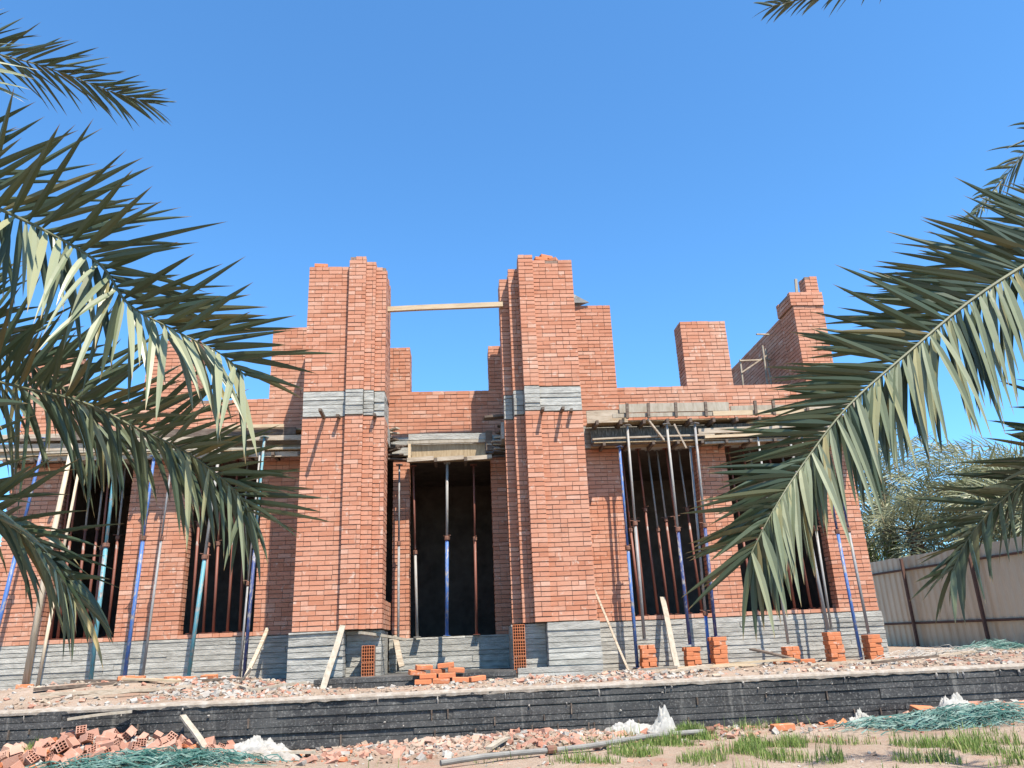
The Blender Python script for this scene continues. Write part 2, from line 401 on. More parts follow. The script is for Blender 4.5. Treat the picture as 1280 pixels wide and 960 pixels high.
# towers
def tower(sg):
    """sg=+1 left tower (inner edge to the right); mirrored about x=-.305"""
    def X(a, b):
        return (a, b) if sg > 0 else (-.61 - b, -.61 - a)
    strips = [(-2.68, -1.965, 12.60), (-1.955, -1.66, 12.50), (-1.66, -1.49, 12.57), (-1.49, -1.31, 12.64)]
    tops = [8.22, 8.30, 8.24, 8.18]
    if sg < 0: strips = [(-2.68, -1.955, 12.56), (-1.955, -1.69, 12.50), (-1.69, -1.515, 12.76), (-1.515, -1.36, 13.02)]; tops = [8.28, 8.30, 8.18, 8.12]
    t = MB()
    for (a, b, y), z in zip(strips, tops):
        a, b = X(a, b)
        brickwork(t, a, b, y, 13.2, 1.91, 5.36, 'FLR', 0)
        brickwork(t, a, b, y, 13.5, 5.80, z, 'FLRB', 1)
    o = hp(t, 'entrance_tower', BM)
    k = MB()
    for (a, b, y) in strips:
        a, b = X(a, b)
        boarded(k, a + .002, b - .002, y - .018, 13.5, 5.36, 5.80, .01, .07, .12)
    hp(k, 'concrete_band', CONCRETE)
    p = MB()
    a, b = X(-2.70, -1.87); boarded(p, a, b, 12.47, 14.0, 1.0, 1.905, .012, .09, .13)
    a, b = X(-1.87, -1.33); boarded(p, a, b, 12.78, 14.0, 1.0, 1.90, .006, .1, .14)
    hp(p, 'tower_plinth', CONCRETE)
    # outer flank wall back to the wing
    f = MB(); a, b = X(-2.68, -2.43); brickwork(f, a, b, 13.2, W, 1.91, 5.36, 'LR')
    if sg > 0: brickwork(f, *X(-1.56, -1.31), 13.2, W - .003, 1.91, 2.37, 'FLR')
    hp(f, 'flank_wall', BM)
    sl_ = MB(); a, b = X(-2.68, -1.31); sl_.box(a, b, 13.2, W, 5.06, 5.36); hp(sl_, 'porch_slab', CONCRETE)
    for (pxx, l, y) in ([(-2.32, .5, 12.6), (-2.06, .16, 12.6), (-1.47, .2, 12.64)] if sg > 0 else [(1.36, .2, 12.5), (1.70, .2, 12.5), (1.88, .08, 12.5)]):
        g = MB(); g.beam((pxx, y + .1, 5.345), (pxx + random.uniform(-.03, .03), y - l, 5.335), .05, .045); hp(g, 'timber_stub', TIMBER_DARK)
tower(1); tower(-1)
# hollow clay blocks closing the plinth ends beside the entrance
def hollow_face(mb, x0, x1, y0, y1, z0, z1, nx_, nz_, mi=0, di=1):
    """a hollow clay block: open cells in the front face"""
    t = .008; cw = (x1 - x0 - t) / nx_; chh = (z1 - z0 - t) / nz_
    mb.box(x0 + .002, x1 - .002, y0 + .05, y1, z0 + .002, z1 - .002, di)
    for i in range(nx_ + 1): mb.box(x0 + i * cw, x0 + i * cw + t, y0, y0 + .055, z0, z1, mi)
    for k in range(nz_ + 1): mb.box(x0 + t, x1 - t, y0 + .001, y0 + .052, z0 + k * chh, z0 + k * chh + t, mi)
for (xa, ya, zt) in ((-1.60, 12.55, 1.68), (.735, 12.72, 1.90)):
    z = 1.18; n = 2 if xa < 0 else 3
    hh = (zt - z) / n
    for k in range(n):
        g = MB(); hollow_face(g, xa, xa + .19, ya, ya + .22, z + k * hh, z + (k + 1) * hh - .008, 5, 5)
        hp(g, 'hollow_block', [BRICK_ORANGE, MORTAR])
# plinths of the wings and of the entrance
mb = MB(); boarded(mb, 2.08, 7.50, W - .03, W + .25, .95, 1.905, .009, .08, .13); hp(mb, 'plinth', CONCRETE)
mb = MB(); boarded(mb, -8.13, -2.71, W - .03, W + .25, .95, 1.905, .009, .08, .13); hp(mb, 'plinth', CONCRETE)
mb = MB(); boarded(mb, -1.33, .74, W - .06, W + .25, .95, 1.775, .009, .1, .14); hp(mb, 'door_threshold', CONCRETE)
mb = MB(); boarded(mb, -2.2, .72, 11.95, W - .07, .9, 1.235, .006, .1, .13); hp(mb, 'entrance_footing', [BITUMEN])
mb = MB(); boarded(mb, .75, 2.0, 12.1, 12.46, .9, 1.26, .006, .1, .13); hp(mb, 'entrance_footing', [CONCRETE])
# entrance wall
mb = MB(); brickwork(mb, -1.29, -.985, W, W + .25, 1.78, 5.0, 'FLR'); brickwork(mb, .52, .8, W, W + .25, 1.78, 5.0, 'FLR'); hp(mb, 'door_jamb', BM)
mb = MB(); boarded(mb, -1.31, .8, W - .05, W + .25, 5.0, 5.355, .006, .1, .14); hp(mb, 'door_lintel', CONCRETE)
# shell behind: side walls, back wall, partitions, floor, roof slab
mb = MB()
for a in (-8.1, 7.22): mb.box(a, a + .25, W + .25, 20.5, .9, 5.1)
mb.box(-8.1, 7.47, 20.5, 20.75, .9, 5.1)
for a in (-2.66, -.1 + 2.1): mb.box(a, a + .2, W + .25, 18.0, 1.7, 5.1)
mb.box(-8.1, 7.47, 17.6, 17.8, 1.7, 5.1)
hp(mb, 'inner_wall', CONCRETE_SHADED)
mb = MB(); mb.box(-8.0, 7.4, W + .25, 20.5, 1.0, 1.72); hp(mb, 'floor_slab', CONCRETE_SHADED)
mb = MB(); mb.box(-8.09, 7.46, W + .25, 20.75, 5.1, 5.5); hp(mb, 'roof_slab', CONCRETE_SHADED)

# ------------------------------------------------------------------ formwork round the slab edge
def fw(name, loc, label):
    o = empty(name, loc); tag(o, label, 'formwork'); o['_'] = 0; del o['_']; return o
def fpart(mbx, name, mats, par):
    o = mbx.build(name, mats, par); o.matrix_parent_inverse = Matrix.Translation(par.location).inverted(); return o
F = fw('slab_formwork', (4.9, 13.7, 5.03), 'timber slab edge formwork with upright cleats over the right wing windows')
for (a, b, z, h, y, m_) in ((2.33, 3.1, 5.56, .24, 13.70, TIMBER), (2.95, 5.05, 5.70, .17, 13.66, TIMBER_PALE), (2.8, 5.0, 5.545, .075, 13.60, TIMBER_PALE),
                           (4.7, 7.2, 5.54, .09, 13.58, TIMBER_NEW), (5.08, 6.3, 5.65, .10, 13.66, TIMBER_PALE), (6.3, 7.6, 5.66, .12, 13.66, TIMBER)):
    mb = MB(); mb.beam((a, y, z), (b, y, z + random.uniform(-.015, .015)), .03, h, seg=6, warp=.006); fpart(mb, 'edge_board', m_, F)
for px in (3.06, 3.46, 3.98, 4.55, 5.5, 5.85, 6.5, 7.1):
    mb = MB(); mb.beam((px, 13.52, 5.47), (px + .02, 13.54, 5.76), .05, .05, up=(0, 1, 0)); fpart(mb, 'cleat', TIMBER_DARK, F)
mb = MB(); mb.box(2.36, 7.6, 13.72, W - .02, 5.465, 5.49); fpart(mb, 'deck_sheet', PLYWOOD, F)
mb = MB(); mb.box(2.42, 7.5, 13.63, W - .04, 5.045, 5.06); fpart(mb, 'shadow_soffit', PLYWOOD, F)  # sheet added to cast a solid shadow on the wall below
for i in range(12):
    px = 2.5 + i * .44; mb = MB(); mb.beam((px, 13.56, 5.42), (px, W - .03, 5.42), .05, .08); fpart(mb, 'joist', TIMBER_DARK, F)
for (a, b, y, z, h, m_) in ((2.4, 4.7, 13.66, 5.12, .03, TIMBER), (2.4, 4.6, 13.72, 5.035, .07, TIMBER_DARK), (4.4, 7.5, 13.66, 5.22, .10, TIMBER), (4.5, 7.5, 13.62, 5.10, .05, TIMBER_NEW), (4.5, 7.5, 13.68, 5.0, .04, TIMBER_PALE)):
    mb = MB(); mb.beam((a, y, z), (b, y, z + .03), .06, h, seg=6, warp=.01); fpart(mb, 'ledger', m_, F)
mb = MB(); mb.box(2.42, 4.7, 13.93, 13.95, 5.10, 5.40); mb.box(4.75, 7.5, 13.80, 13.82, 5.12, 5.40); fpart(mb, 'side_sheet', make_plain('shaded_side_sheet', [(.3, (.05, .045, .04)), (.55, (.13, .125, .11)), (.7, (.33, .32, .29))], 14, .9, .4, .008, (3, 1, .6)), F)  # shade under the deck is put into the sheet's dark mottled colour
for i in range(11):
    px = 2.6 + i * .46; mb = MB(); mb.beam((px, 13.58, 5.01), (px, W - .04, 5.01), .05, .06); fpart(mb, 'bearer', TIMBER_DARK, F)
for a, b in (((3.44, 13.56, 5.46), (3.72, 13.6, 5.06)), ((3.92, 13.5, 5.33), (4.08, 13.45, 4.86))):
    mb = MB(); mb.beam(a, b, .05, .03); fpart(mb, 'brace', TIMBER, F)

F = fw('slab_formwork', (-5.6, 13.7, 5.0), 'grey weathered timber slab edge formwork over the left wing windows behind palm fronds')
for (a, b, z, h, y, m_) in ((-9.2, -6.9, 5.40, .08, 13.60, TIMBER), (-9.2, -6.6, 5.33, .05, 13.56, TIMBER_DARK), (-9.2, -6.2, 5.22, .13, 13.62, TIMBER), (-7.0, -3.0, 5.42, .14, 13.62, TIMBER_DARK), (-6.6, -2.8, 5.29, .09, 13.60, TIMBER), (-4.2, -3.2, 5.48, .06, 13.55, TIMBER_NEW)):
    mb = MB(); mb.beam((a, y, z), (b, y, z + random.uniform(-.02, .02)), .03, h, seg=6, warp=.01); fpart(mb, 'edge_board', m_, F)
mb = MB(); mb.box(-9.1, -2.75, 13.66, W - .02, 5.445, 5.47); fpart(mb, 'deck_sheet', PLYWOOD, F)
for (a, b, y, z, h, m_) in ((-9.2, -7.3, 13.68, 5.05, .05, TIMBER_NEW), (-7.4, -2.8, 13.64, 5.12, .035, TIMBER_PALE), (-7.4, -2.8, 13.68, 5.02, .09, TIMBER), (-9.0, -6.9, 13.72, 5.12, .16, TIMBER)):
    mb = MB(); mb.beam((a, y, z), (b, y, z - .03), .06, h, seg=6, warp=.012); fpart(mb, 'ledger', m_, F)
for i in range(14):
    px = -8.9 + i * .46; mb = MB(); mb.beam((px, 13.58, 4.99), (px, W - .04, 4.99), .05, .06); fpart(mb, 'bearer', TIMBER_DARK, F)
mb = MB(); mb.box(-7.9, -2.9, 13.60, 13.88, 5.065, 5.08); fpart(mb, 'shadow_soffit', PLYWOOD, F)  # narrower sheet added for the shadow band, leaving a lit gap by the wall
mb = MB(); mb.box(-7.9, -2.9, 13.9, 13.92, 5.09, 5.42); fpart(mb, 'side_sheet', TIMBER, F)

F = fw('lintel_formwork', (-.3, 13.75, 4.75), 'plywood and timber formwork hanging over the dark entrance between the towers')
mb = MB(); mb.beam((-.98, 13.70, 5.26), (.5, 13.70, 5.245), .04, .11, seg=5, warp=.004); fpart(mb, 'edge_board', CONCRETE, F)
mb = MB(); mb.beam((-1.0, 13.68, 5.15), (.45, 13.68, 5.15), .05, .055, seg=5, warp=.006); fpart(mb, 'edge_board', TIMBER_PALE, F)
mb = MB(); mb.box(-.93, .42, 13.72, 13.74, 4.88, 5.12); fpart(mb, 'side_sheet', PLYWOOD, F)
mb = MB(); mb.beam((-.96, 13.66, 4.84), (-.96, 13.68, 5.13), .05, .05, up=(0, 1, 0)); fpart(mb, 'cleat', TIMBER_NEW, F)
mb = MB(); mb.beam((.49, 13.62, 4.95), (.49, 13.62, 5.32), .12, .06, up=(0, 1, 0)); fpart(mb, 'cleat', TIMBER_DARK, F)
for a, b in ((-1.0, -.52), (-.46, .02), (.08, .53)):
    mb = MB(); mb.beam((a, 13.64, 4.815), (b, 13.64, 4.84), .07, .075); fpart(mb, 'soffit_board', TIMBER, F)
mb = MB(); mb.box(-1.0, .52, 13.68, W - .06, 4.855, 4.875); fpart(mb, 'deck_sheet', PLYWOOD, F)
for px in (-.49, .05):
    mb = MB(); mb.beam((px, 13.58, 4.80), (px, W - .04, 4.80), .05, .07); fpart(mb, 'joist', TIMBER_DARK, F)
for sx, xa, xb in ((-1, -1.36, -.98), (1, .50, .82)):       # ragged ends of stacked boards in both corners
    for i in range(9):
        z = 4.86 + i * .068; l = random.uniform(.2, .38) * (1.0 if i < 5 else .7)
        mb = MB()
        if sx < 0: mb.beam((xa, 13.60 + random.uniform(0, .2), z), (xa + l, 13.55 + random.uniform(-.05, .25), z + random.uniform(-.03, .03)), .1, .025)
        else: mb.beam((xb, 13.60 + random.uniform(0, .2), z), (xb - l, 13.55 + random.uniform(-.05, .25), z + random.uniform(-.03, .03)), .1, .025)
        fpart(mb, 'board_end', random.choice((TIMBER, TIMBER_DARK, TIMBER_DARK)), F)
mb = MB(); mb.beam((.40, 13.45, 5.52), (.85, 13.5, 5.56), .2, .04); fpart(mb, 'board_end', TIMBER_DARK, F)

# beam bridging the two towers
mb = MB(); mb.beam((-1.36, 12.98, 7.49), (.80, 12.98, 7.56), .07, .09, seg=5, warp=.006)
tag(mb.build('timber_beam', TIMBER_NEW), 'long pale timber beam bridging the gap between the two tall brick towers against the sky', 'beam')

# guard rails of thin battens on the roof, in front of the shaded side wall
F = empty('roof_guard_rail', (6.6, 15.5, 6.3)); tag(F, 'thin pale timber batten frame on the roof before the shaded side wall', 'guard rail')
for p, q in (((6.1, 15.5, 6.0), (6.13, 15.5, 7.32)), ((6.62, 15.45, 6.0), (6.66, 15.45, 7.62)), ((6.8, 15.6, 6.0), (6.78, 15.6, 7.6))):
    mb = MB(); mb.beam(p, q, .03, .03); fpart(mb, 'post', TIMBER_PALE, F)
for p, q in (((6.1, 15.47, 7.28), (6.85, 15.57, 7.33)), ((6.55, 15.42, 7.88), (6.88, 15.5, 7.9)), ((6.1, 15.48, 7.0), (6.82, 15.5, 7.45))):
    mb = MB(); mb.beam(p, q, .035, .03); fpart(mb, 'rail', TIMBER, F)
mb = MB(); mb.beam((7.04, 14.25, 8.2), (7.08, 14.25, 8.64), .05, .04, up=(0, 1, 0))
tag(mb.build('timber_post', TIMBER_PALE), 'short white timber stick standing on the corbelled corner pier', 'timber')

# ------------------------------------------------------------------ steel props
def prop(base, top, lower, upper, label, group, r=.030, split=.55, name='steel_prop'):
    b_, t_ = Vector(base), Vector(top); h = (t_ - b_).length
    o = empty(name, b_); tag(o, label, 'prop', group)
    o.rotation_euler = (t_ - b_).to_track_quat('Z', 'Y').to_euler()
    zs = h * split
    m = MB(); m.tube([(0, 0, .008), (0, 0, zs)], r, 10); m.build('outer_tube', PAINT[lower], o, True)
    m = MB(); m.tube([(0, 0, zs - .1), (0, 0, h - .008)], r * .78, 10); m.build('inner_tube', PAINT[upper], o, True)
    m = MB(); m.tube([(0, 0, zs - .05), (0, 0, zs - .035), (0, 0, zs + .02), (0, 0, zs + .03)], [r * 1.15, r * 1.6, r * 1.6, r * .95], 10)
    c_ = m.build('collar', REBAR, o)
    a = random.uniform(0, PI)
    m = MB(); m.tube([(-.09 * math.cos(a), -.09 * math.sin(a), zs + .035), (.09 * math.cos(a), .09 * math.sin(a), zs + .045)], .007, 6); m.build('pin_handle', REBAR, c_)
    m = MB(); m.box(-.06, .06, -.06, .06, 0, .008); m.build('base_plate', PAINT[lower], o)
    m = MB(); m.box(-.06, .06, -.06, .06, h - .008, h); m.build('head_plate', PAINT[upper], o)
    return o
GP = 'steel props standing along the facade'
Y = 13.62
PROPS = [
    ((2.87, 13.66, 1.14), (2.90, 13.70, 4.98), 'blue', 'blue', 'blue prop at the left jamb of the right wing window nearest the entrance', .03, .52),
    ((3.00, 13.52, 1.58), (3.06, 13.60, 5.36), 'grey', 'pale', 'grey prop with pale upper tube on the leftmost brick stack at the right', .028, .52),
    ((3.77, 13.52, 1.47), (3.80, 13.58, 5.36), 'navy', 'pale', 'navy prop with pale upper tube crossing the middle of the right wing window', .03, .5),
    ((4.23, 13.52, 1.58), (4.33, 13.58, 5.36), 'navy', 'grey', 'dark blue prop on the brick stack under the right jamb of the tall window', .03, .5),
    ((4.13, 13.70, 1.14), (4.24, 13.74, 4.95), 'blue', 'grey', 'blue footed prop just left of the dark blue one at the window right jamb', .03, .22),
    ((5.48, 13.55, 1.40), (5.50, 13.6, 5.10), 'pale', 'pale', 'slim pale prop on the low wide brick stack under the drooping frond', .024, .5),
    ((6.20, 13.52, 1.60), (6.10, 13.6, 5.10), 'grey', 'grey', 'grey prop on the tall narrow brick stack near the right corner', .03, .5),
    ((6.28, 13.56, 1.60), (6.36, 13.64, 5.10), 'pale', 'grey', 'pale thin prop paired on the tall narrow brick stack near the right corner', .022, .5),
    ((6.70, 13.52, 1.07), (6.68, 13.6, 5.10), 'blue', 'navy', 'deep blue prop standing on the ground between the two rightmost brick stacks', .028, .55),
    ((6.92, 13.55, 1.52), (6.90, 13.62, 5.10), 'grey', 'navy', 'grey prop on the rightmost brick stack by the house corner', .026, .5),
    ((-7.66, 13.5, 1.16), (-7.36, 13.6, 5.38), 'blue', 'blue', 'faded blue prop leaning at the far left corner of the house', .034, .6),
    ((-6.00, 13.5, 1.24), (-6.10, 13.6, 5.30), 'teal', 'teal', 'stout teal prop before the leftmost window', .036, .55),
    ((-5.48, 13.5, 1.24), (-5.44, 13.6, 5.0), 'blue', 'blue', 'blue prop before the brick pier between the two left windows', .032, .62),
    ((-5.20, 13.5, 1.24), (-5.12, 13.6, 5.1), 'grey', 'grey', 'slim grey prop beside the blue one on the left brick pier', .022, .6),
    ((-4.46, 13.45, 1.32), (-4.30, 13.55, 5.1), 'teal', 'pale', 'bright teal prop on a brick before the window nearest the left tower', .034, .5),
    ((-3.60, 13.5, 1.20), (-3.54, 13.58, 5.30), 'navy', 'teal', 'navy prop with teal upper tube in the shade beside the left tower', .03, .55),
    ((-3.70, 13.62, 1.20), (-3.62, 13.66, 5.10), 'grey', 'pale', 'thin grey prop close behind the navy one beside the left tower', .022, .4),
    ((-.33, 13.8, 1.78), (-.285, 13.8, 4.78), 'blue', 'pale', 'prop with blue foot and white upper tube in the middle of the entrance', .032, .55),
    ((-.84, 13.95, 1.78), (-.91, 13.95, 4.78), 'pale', 'rust', 'thin pinkish prop at the left side of the dark entrance', .024, .48),
    ((.18, 14.0, 1.78), (.20, 14.0, 4.78), 'rust', 'rust', 'dark rusty prop in shade at the right side of the entrance', .024, .55),
    ((-1.16, 13.9, 1.24), (-1.16, 13.9, 4.8), 'grey', 'grey', 'thin grey prop against the narrow brick jamb left of the entrance', .022, .6),
]
for b_, t_, lo_, up_, lab, r_, sp_ in PROPS: prop(b_, t_, lo_, up_, lab, GP, r_, sp_)
GI = 'rusty props standing just inside the windows'
inner = [(3.10, 'right wing tall window', 'outermost left'), (3.82, 'right wing tall window', 'slightly right of middle'), (5.45, 'window beside the house corner', 'left of centre'), (6.3, 'window beside the house corner', 'right of centre'), (-7.12, 'far left window', 'outermost left'), (-6.6, 'far left window', 'left of middle'), (-4.4, 'window next to the left tower', 'left of middle'), (3.22, 'right wing tall window', 'leftmost'), (3.42, 'right wing tall window', 'second from the left'), (3.64, 'right wing tall window', 'middle'), (3.98, 'right wing tall window', 'fourth from the left'), (4.26, 'right wing tall window', 'rightmost'),
         (5.2, 'window beside the house corner', 'leftmost'), (5.62, 'window beside the house corner', 'second from the left'), (5.95, 'window beside the house corner', 'third from the left'), (6.5, 'window beside the house corner', 'rightmost'),
         (-7.0, 'far left window', 'leftmost'), (-6.78, 'far left window', 'second from the left'), (-6.42, 'far left window', 'middle'), (-6.22, 'far left window', 'rightmost'),
         (-4.78, 'window next to the left tower', 'leftmost'), (-4.6, 'window next to the left tower', 'second from the left'), (-4.16, 'window next to the left tower', 'middle'), (-3.98, 'window next to the left tower', 'rightmost')]
for i, (px, wn, od) in enumerate(inner):
    d = .04 + .1 * (i % 2)
    prop((px + .03, W + .1 + d, 1.995), (px - .04 + random.uniform(-.03, .03), W + .12 + d, 5.06), 'rust', ('rust', 'grey')[i % 2], f'{od} thin rusty prop inside the {wn}', GI, .024, .5 + .06 * (i % 3))
mb = MB(); mb.tube([(-6.98, 13.45, 1.24), (-6.95, 13.5, 3.2), (-6.86, 13.58, 5.3)], [.055, .048, .035], 9)
tag(mb.build('timber_pole', TIMBER_V, smooth=True), 'pale peeled timber pole leaning before the far left window', 'pole')
mb = MB(); mb.tube([(-6.78, 13.55, 2.6), (-6.70, 13.6, 4.8)], [.025, .022], 7); mb.tube([(-6.83, 13.53, 1.24), (-6.78, 13.55, 2.6)], [.027, .025], 7)
tag(mb.build('timber_pole', TIMBER_V, smooth=True), 'thin pale pole beside the thick peeled pole at the far left window', 'pole')

# ------------------------------------------------------------------ leaning boards and sticks
def board(p, q, w_, h_, m_, label, name='timber_board', up_=(0, 1, 0), cat='board', group=None):
    m = MB(); m.beam(p, q, w_, h_, up=up_, seg=4, warp=.008); return tag(m.build(name, m_), label, cat, group)
board((-2.03, 11.75, 1.10), (-1.88, 12.44, 1.97), .085, .03, TIMBER_PALE, 'pale board leaning upright against the left tower plinth')
board((3.42, 13.15, 1.1), (3.50, 14.0, 2.28), .09, .03, TIMBER_PALE, 'pale board leaning on the plinth below the right wing tall window')
board((2.62, 13.15, 1.1), (2.22, 13.95, 2.62), .035, .03, TIMBER, 'thin stick leaning on the brick right of the right tower', 'timber_stick', cat='stick')
board((-3.36, 12.5, 1.15), (-3.36, 13.9, 2.02), .06, .035, TIMBER, 'brown stick leaning in the shade left of the left tower', 'timber_stick', cat='stick')
board((-3.42, 12.35, 1.15), (-3.15, 12.2, 1.42), .03, .03, TIMBER_PALE, 'short pale stick sticking up from the rubble left of the left tower', 'timber_stick', cat='stick')
board((4.75, 13.35, 1.36), (5.35, 12.9, 1.16), .22, .03, TIMBER_DARK, 'dark plank tilted on the rubble below the right wing plinth', up_=(0, 0, 1))
board((4.5, 12.6, 1.14), (3.2, 12.4, 1.15), .10, .03, TIMBER_NEW, 'yellowish plank lying on the terrace before the brick stacks', up_=(0, 0, 1))
board((2.5, 11.8, 1.13), (3.6, 12.0, 1.14), .05, .04, TIMBER, 'narrow batten lying on the terrace right of the right tower', up_=(0, 0, 1))
board((5.0, 11.7, 1.14), (7.2, 12.6, 1.12), .06, .03, TIMBER, 'long batten lying on the terrace by the house corner', up_=(0, 0, 1))
board((-5.9, 11.6, 1.28), (-4.4, 12.4, 1.30), .1, .04, TIMBER_DARK, 'dark plank lying on the sand before the left windows', up_=(0, 0, 1))
board((-5.6, 11.2, 1.22), (-4.2, 11.5, 1.21), .07, .04, TIMBER, 'grey plank lying on the sand nearest the retaining wall at left', up_=(0, 0, 1))
board((-6.1, 13.1, 1.33), (-5.2, 12.9, 1.30), .08, .04, TIMBER_DARK, 'short dark timber at the foot of the stout teal prop', up_=(0, 0, 1))
board((-3.0, 11.5, 1.17), (-3.6, 12.5, 1.22), .06, .03, TIMBER_PALE, 'pale batten lying in the rubble beside the left tower', up_=(0, 0, 1))
board((-1.62, 12.42, 1.86), (-1.0, 13.3, 1.74), .05, .04, TIMBER_PALE, 'mortar caked stick lying across the gap beside the entrance threshold', 'timber_stick', (0, 0, 1), 'stick')
board((-1.22, 13.92, 1.82), (-1.08, 13.7, 1.32), .09, .03, TIMBER, 'dark grey board propped on the entrance threshold at its left end')

for p, q, w_, m_, lab in (
    ((-4.9, 10.9), (-3.7, 11.3), .05, TIMBER, 'thin grey batten on the sand just behind the black wall at left'),
    ((-5.0, 12.3), (-4.1, 12.0), .09, TIMBER_NEW, 'short fresh plank among the rubble before the window next to the left tower'),
    ((-3.9, 12.2), (-3.2, 12.8), .07, TIMBER_DARK, 'short dark plank in the rubble before the shaded wall'),
    ((-2.9, 11.2), (-2.3, 11.9), .05, TIMBER_PALE, 'pale lath in the rubble before the left tower plinth'),
    ((2.3, 12.3), (3.1, 11.9), .07, TIMBER_PALE, 'pale plank end lying right of the right tower footing'),
    ((2.8, 11.3), (3.5, 11.6), .09, TIMBER, 'grey plank piece before the leftmost brick stack'),
    ((3.9, 12.9), (5.2, 12.7), .08, TIMBER_NEW, 'fresh yellow plank lying behind the low stack at right'),
    ((5.7, 11.2), (6.9, 11.6), .05, TIMBER_DARK, 'dark batten lying near the wall edge below the house corner'),
    ((7.2, 12.4), (8.3, 12.9), .06, TIMBER, 'grey batten lying on the terrace beyond the house corner'),
    ((7.6, 13.4), (8.9, 13.3), .05, TIMBER_PALE, 'pale lath among the grey scraps before the metal fence')):
    board((p[0], p[1], gz(*p) + .035), (q[0], q[1], gz(*q) + random.uniform(.03, .09)), w_, .03, m_, lab, up_=(0, 0, 1))

# ------------------------------------------------------------------ loose bricks
BL, BW, BH = .235, .112, .066
def brick_mesh(name, m_):
    m = MB(); b2 = .006
    # bevelled block: chamfered by stacking three rings
    def ring(i, z): return [(sx * (BL / 2 - i), sy * (BW / 2 - i), z) for sx, sy in ((-1, -1), (1, -1), (1, 1), (-1, 1))]
    vs = ring(b2, 0) + ring(0, b2) + ring(0, BH - b2) + ring(b2, BH)
    fs = [(3, 2, 1, 0), (12, 13, 14, 15)]
    for r_ in range(3):
        for k in range(4): a = r_ * 4 + k; b_ = r_ * 4 + (k + 1) % 4; fs.append((a, b_, b_ + 4, a + 4))
    m.add(vs, fs); return m.build(name, m_)
proto = brick_mesh('brick', BRICK_ORANGE)
first = [True]
def place(o0, x, y, z, rz, label, group, rot=(0, 0), cat='brick', sc=1.0):
    if o0.get('label') is None: o = o0
    else: o = o0.copy(); COL.objects.link(o)
    o.location = (x, y, z); o.rotation_euler = (rot[0], rot[1], rz); o.scale = (sc, sc, sc)
    tag(o, label, cat, group); return o
ORD = ['top', 'second', 'third', 'fourth', 'fifth', 'sixth', 'seventh']
def stack(x, y, z, n, desc, group):
    for k in range(n):
        rz = (0 if k % 2 == 0 else PI / 2)
        for s_, side in ((-1, 'front' if k % 2 == 0 else 'left'), (1, 'back' if k % 2 == 0 else 'right')):
            ox, oy = (0, s_ * (BW / 2 + .003)) if k % 2 == 0 else (s_ * (BW / 2 + .003), 0)
            od = ORD[n - 1 - k]
            lab = f'{side} orange brick of the {od} course in the {desc}' if od != 'top' else f'{side} orange brick on top of the {desc}'
            place(proto, x + ox + random.uniform(-.012, .012), y + oy + random.uniform(-.01, .01), z + k * (BH + .002), rz + random.uniform(-.06, .06), lab, group)
stack(3.02, 13.48, 1.09, 6 + 0, 'leftmost brick stack right of the tower', 'bricks stacked under the props')
stack(3.78, 13.50, 1.09, 5, 'low stack under the navy prop', 'bricks stacked under the props')
stack(4.24, 13.50, 1.10, 7, 'stack under the tall window right jamb', 'bricks stacked under the props')
stack(5.48, 13.52, 1.10, 4, 'low wide stack below the frond tip', 'bricks stacked under the props')
stack(6.24, 13.50, 1.10, 7, 'tall narrow stack near the house corner', 'bricks stacked under the props')
stack(6.92, 13.50, 1.10, 6, 'rightmost stack by the house corner', 'bricks stacked under the props')
for i, (dx, dz, rz, side) in enumerate(((-.22, 0, .3, 'left'), (.24, 0, -.2, 'right'))):
    place(proto, 5.48 + dx, 13.44, gz(5.48 + dx, 13.44), rz, f'loose orange brick at the {side} foot of the low wide stack below the frond tip', 'loose bricks')
# heap in front of the entrance
heap = [(-.62, 11.62, 0, .1, 'front left bottom'), (-.36, 11.60, 0, -.1, 'front middle bottom'), (-.10, 11.62, 0, .15, 'front right bottom'), (.14, 11.66, 0, .5, 'far right bottom'),
        (-.55, 11.65, 1, .05, 'left second layer'), (-.28, 11.63, 1, -.05, 'right second layer'), (-.72, 11.85, 2, .4, 'upper left'), (-.42, 11.85, 2, 1.1, 'upper middle tilted'), (-.16, 11.88, 2, .1, 'upper right'), (-.3, 11.87, 3, .0, 'topmost right'), (-.62, 11.87, 3, .3, 'topmost left')]
for x, y, k, rz, w_ in heap:
    place(proto, x, y, gz(x, y) + .01 + k * .07, rz, f'{w_} brick of the heap before the entrance threshold', 'bricks heaped before the entrance', (random.uniform(-.1, .1), random.uniform(-.1, .1)))
for x, y, rz, lab in ((-4.46, 13.42, .1, 'orange brick under the foot of the bright teal prop'), (-4.62, 13.2, .8, 'orange brick lying beside the bright teal prop foot'), (-5.05, 12.9, .2, 'orange brick half buried in the sand below the left brick pier'),
                      (-5.15, 12.75, .5, 'second orange brick in the sand below the left brick pier'), (-6.9, 13.3, .3, 'red brick at the foot of the pale peeled pole'), (-3.9, 12.7, -.4, 'orange brick in the rubble left of the shaded tower foot')):
    place(proto, x, y, gz(x, y) + .01, rz, lab, 'loose bricks', (random.uniform(-.15, .15), 0))
for x, y, z, rz, lab in ((1.52, 12.7, 8.30, .2, 'left loose brick on top of the right tower'), (1.72, 12.75, 8.30, -.5, 'right loose brick on top of the right tower'), (1.62, 12.75, 8.368, .4, 'uppermost loose brick crowning the right tower'),
                         (-2.5, 12.75, 8.23, .1, 'loose brick on the top left corner of the left tower')):
    place(proto, x, y, z, rz, lab, 'loose bricks')
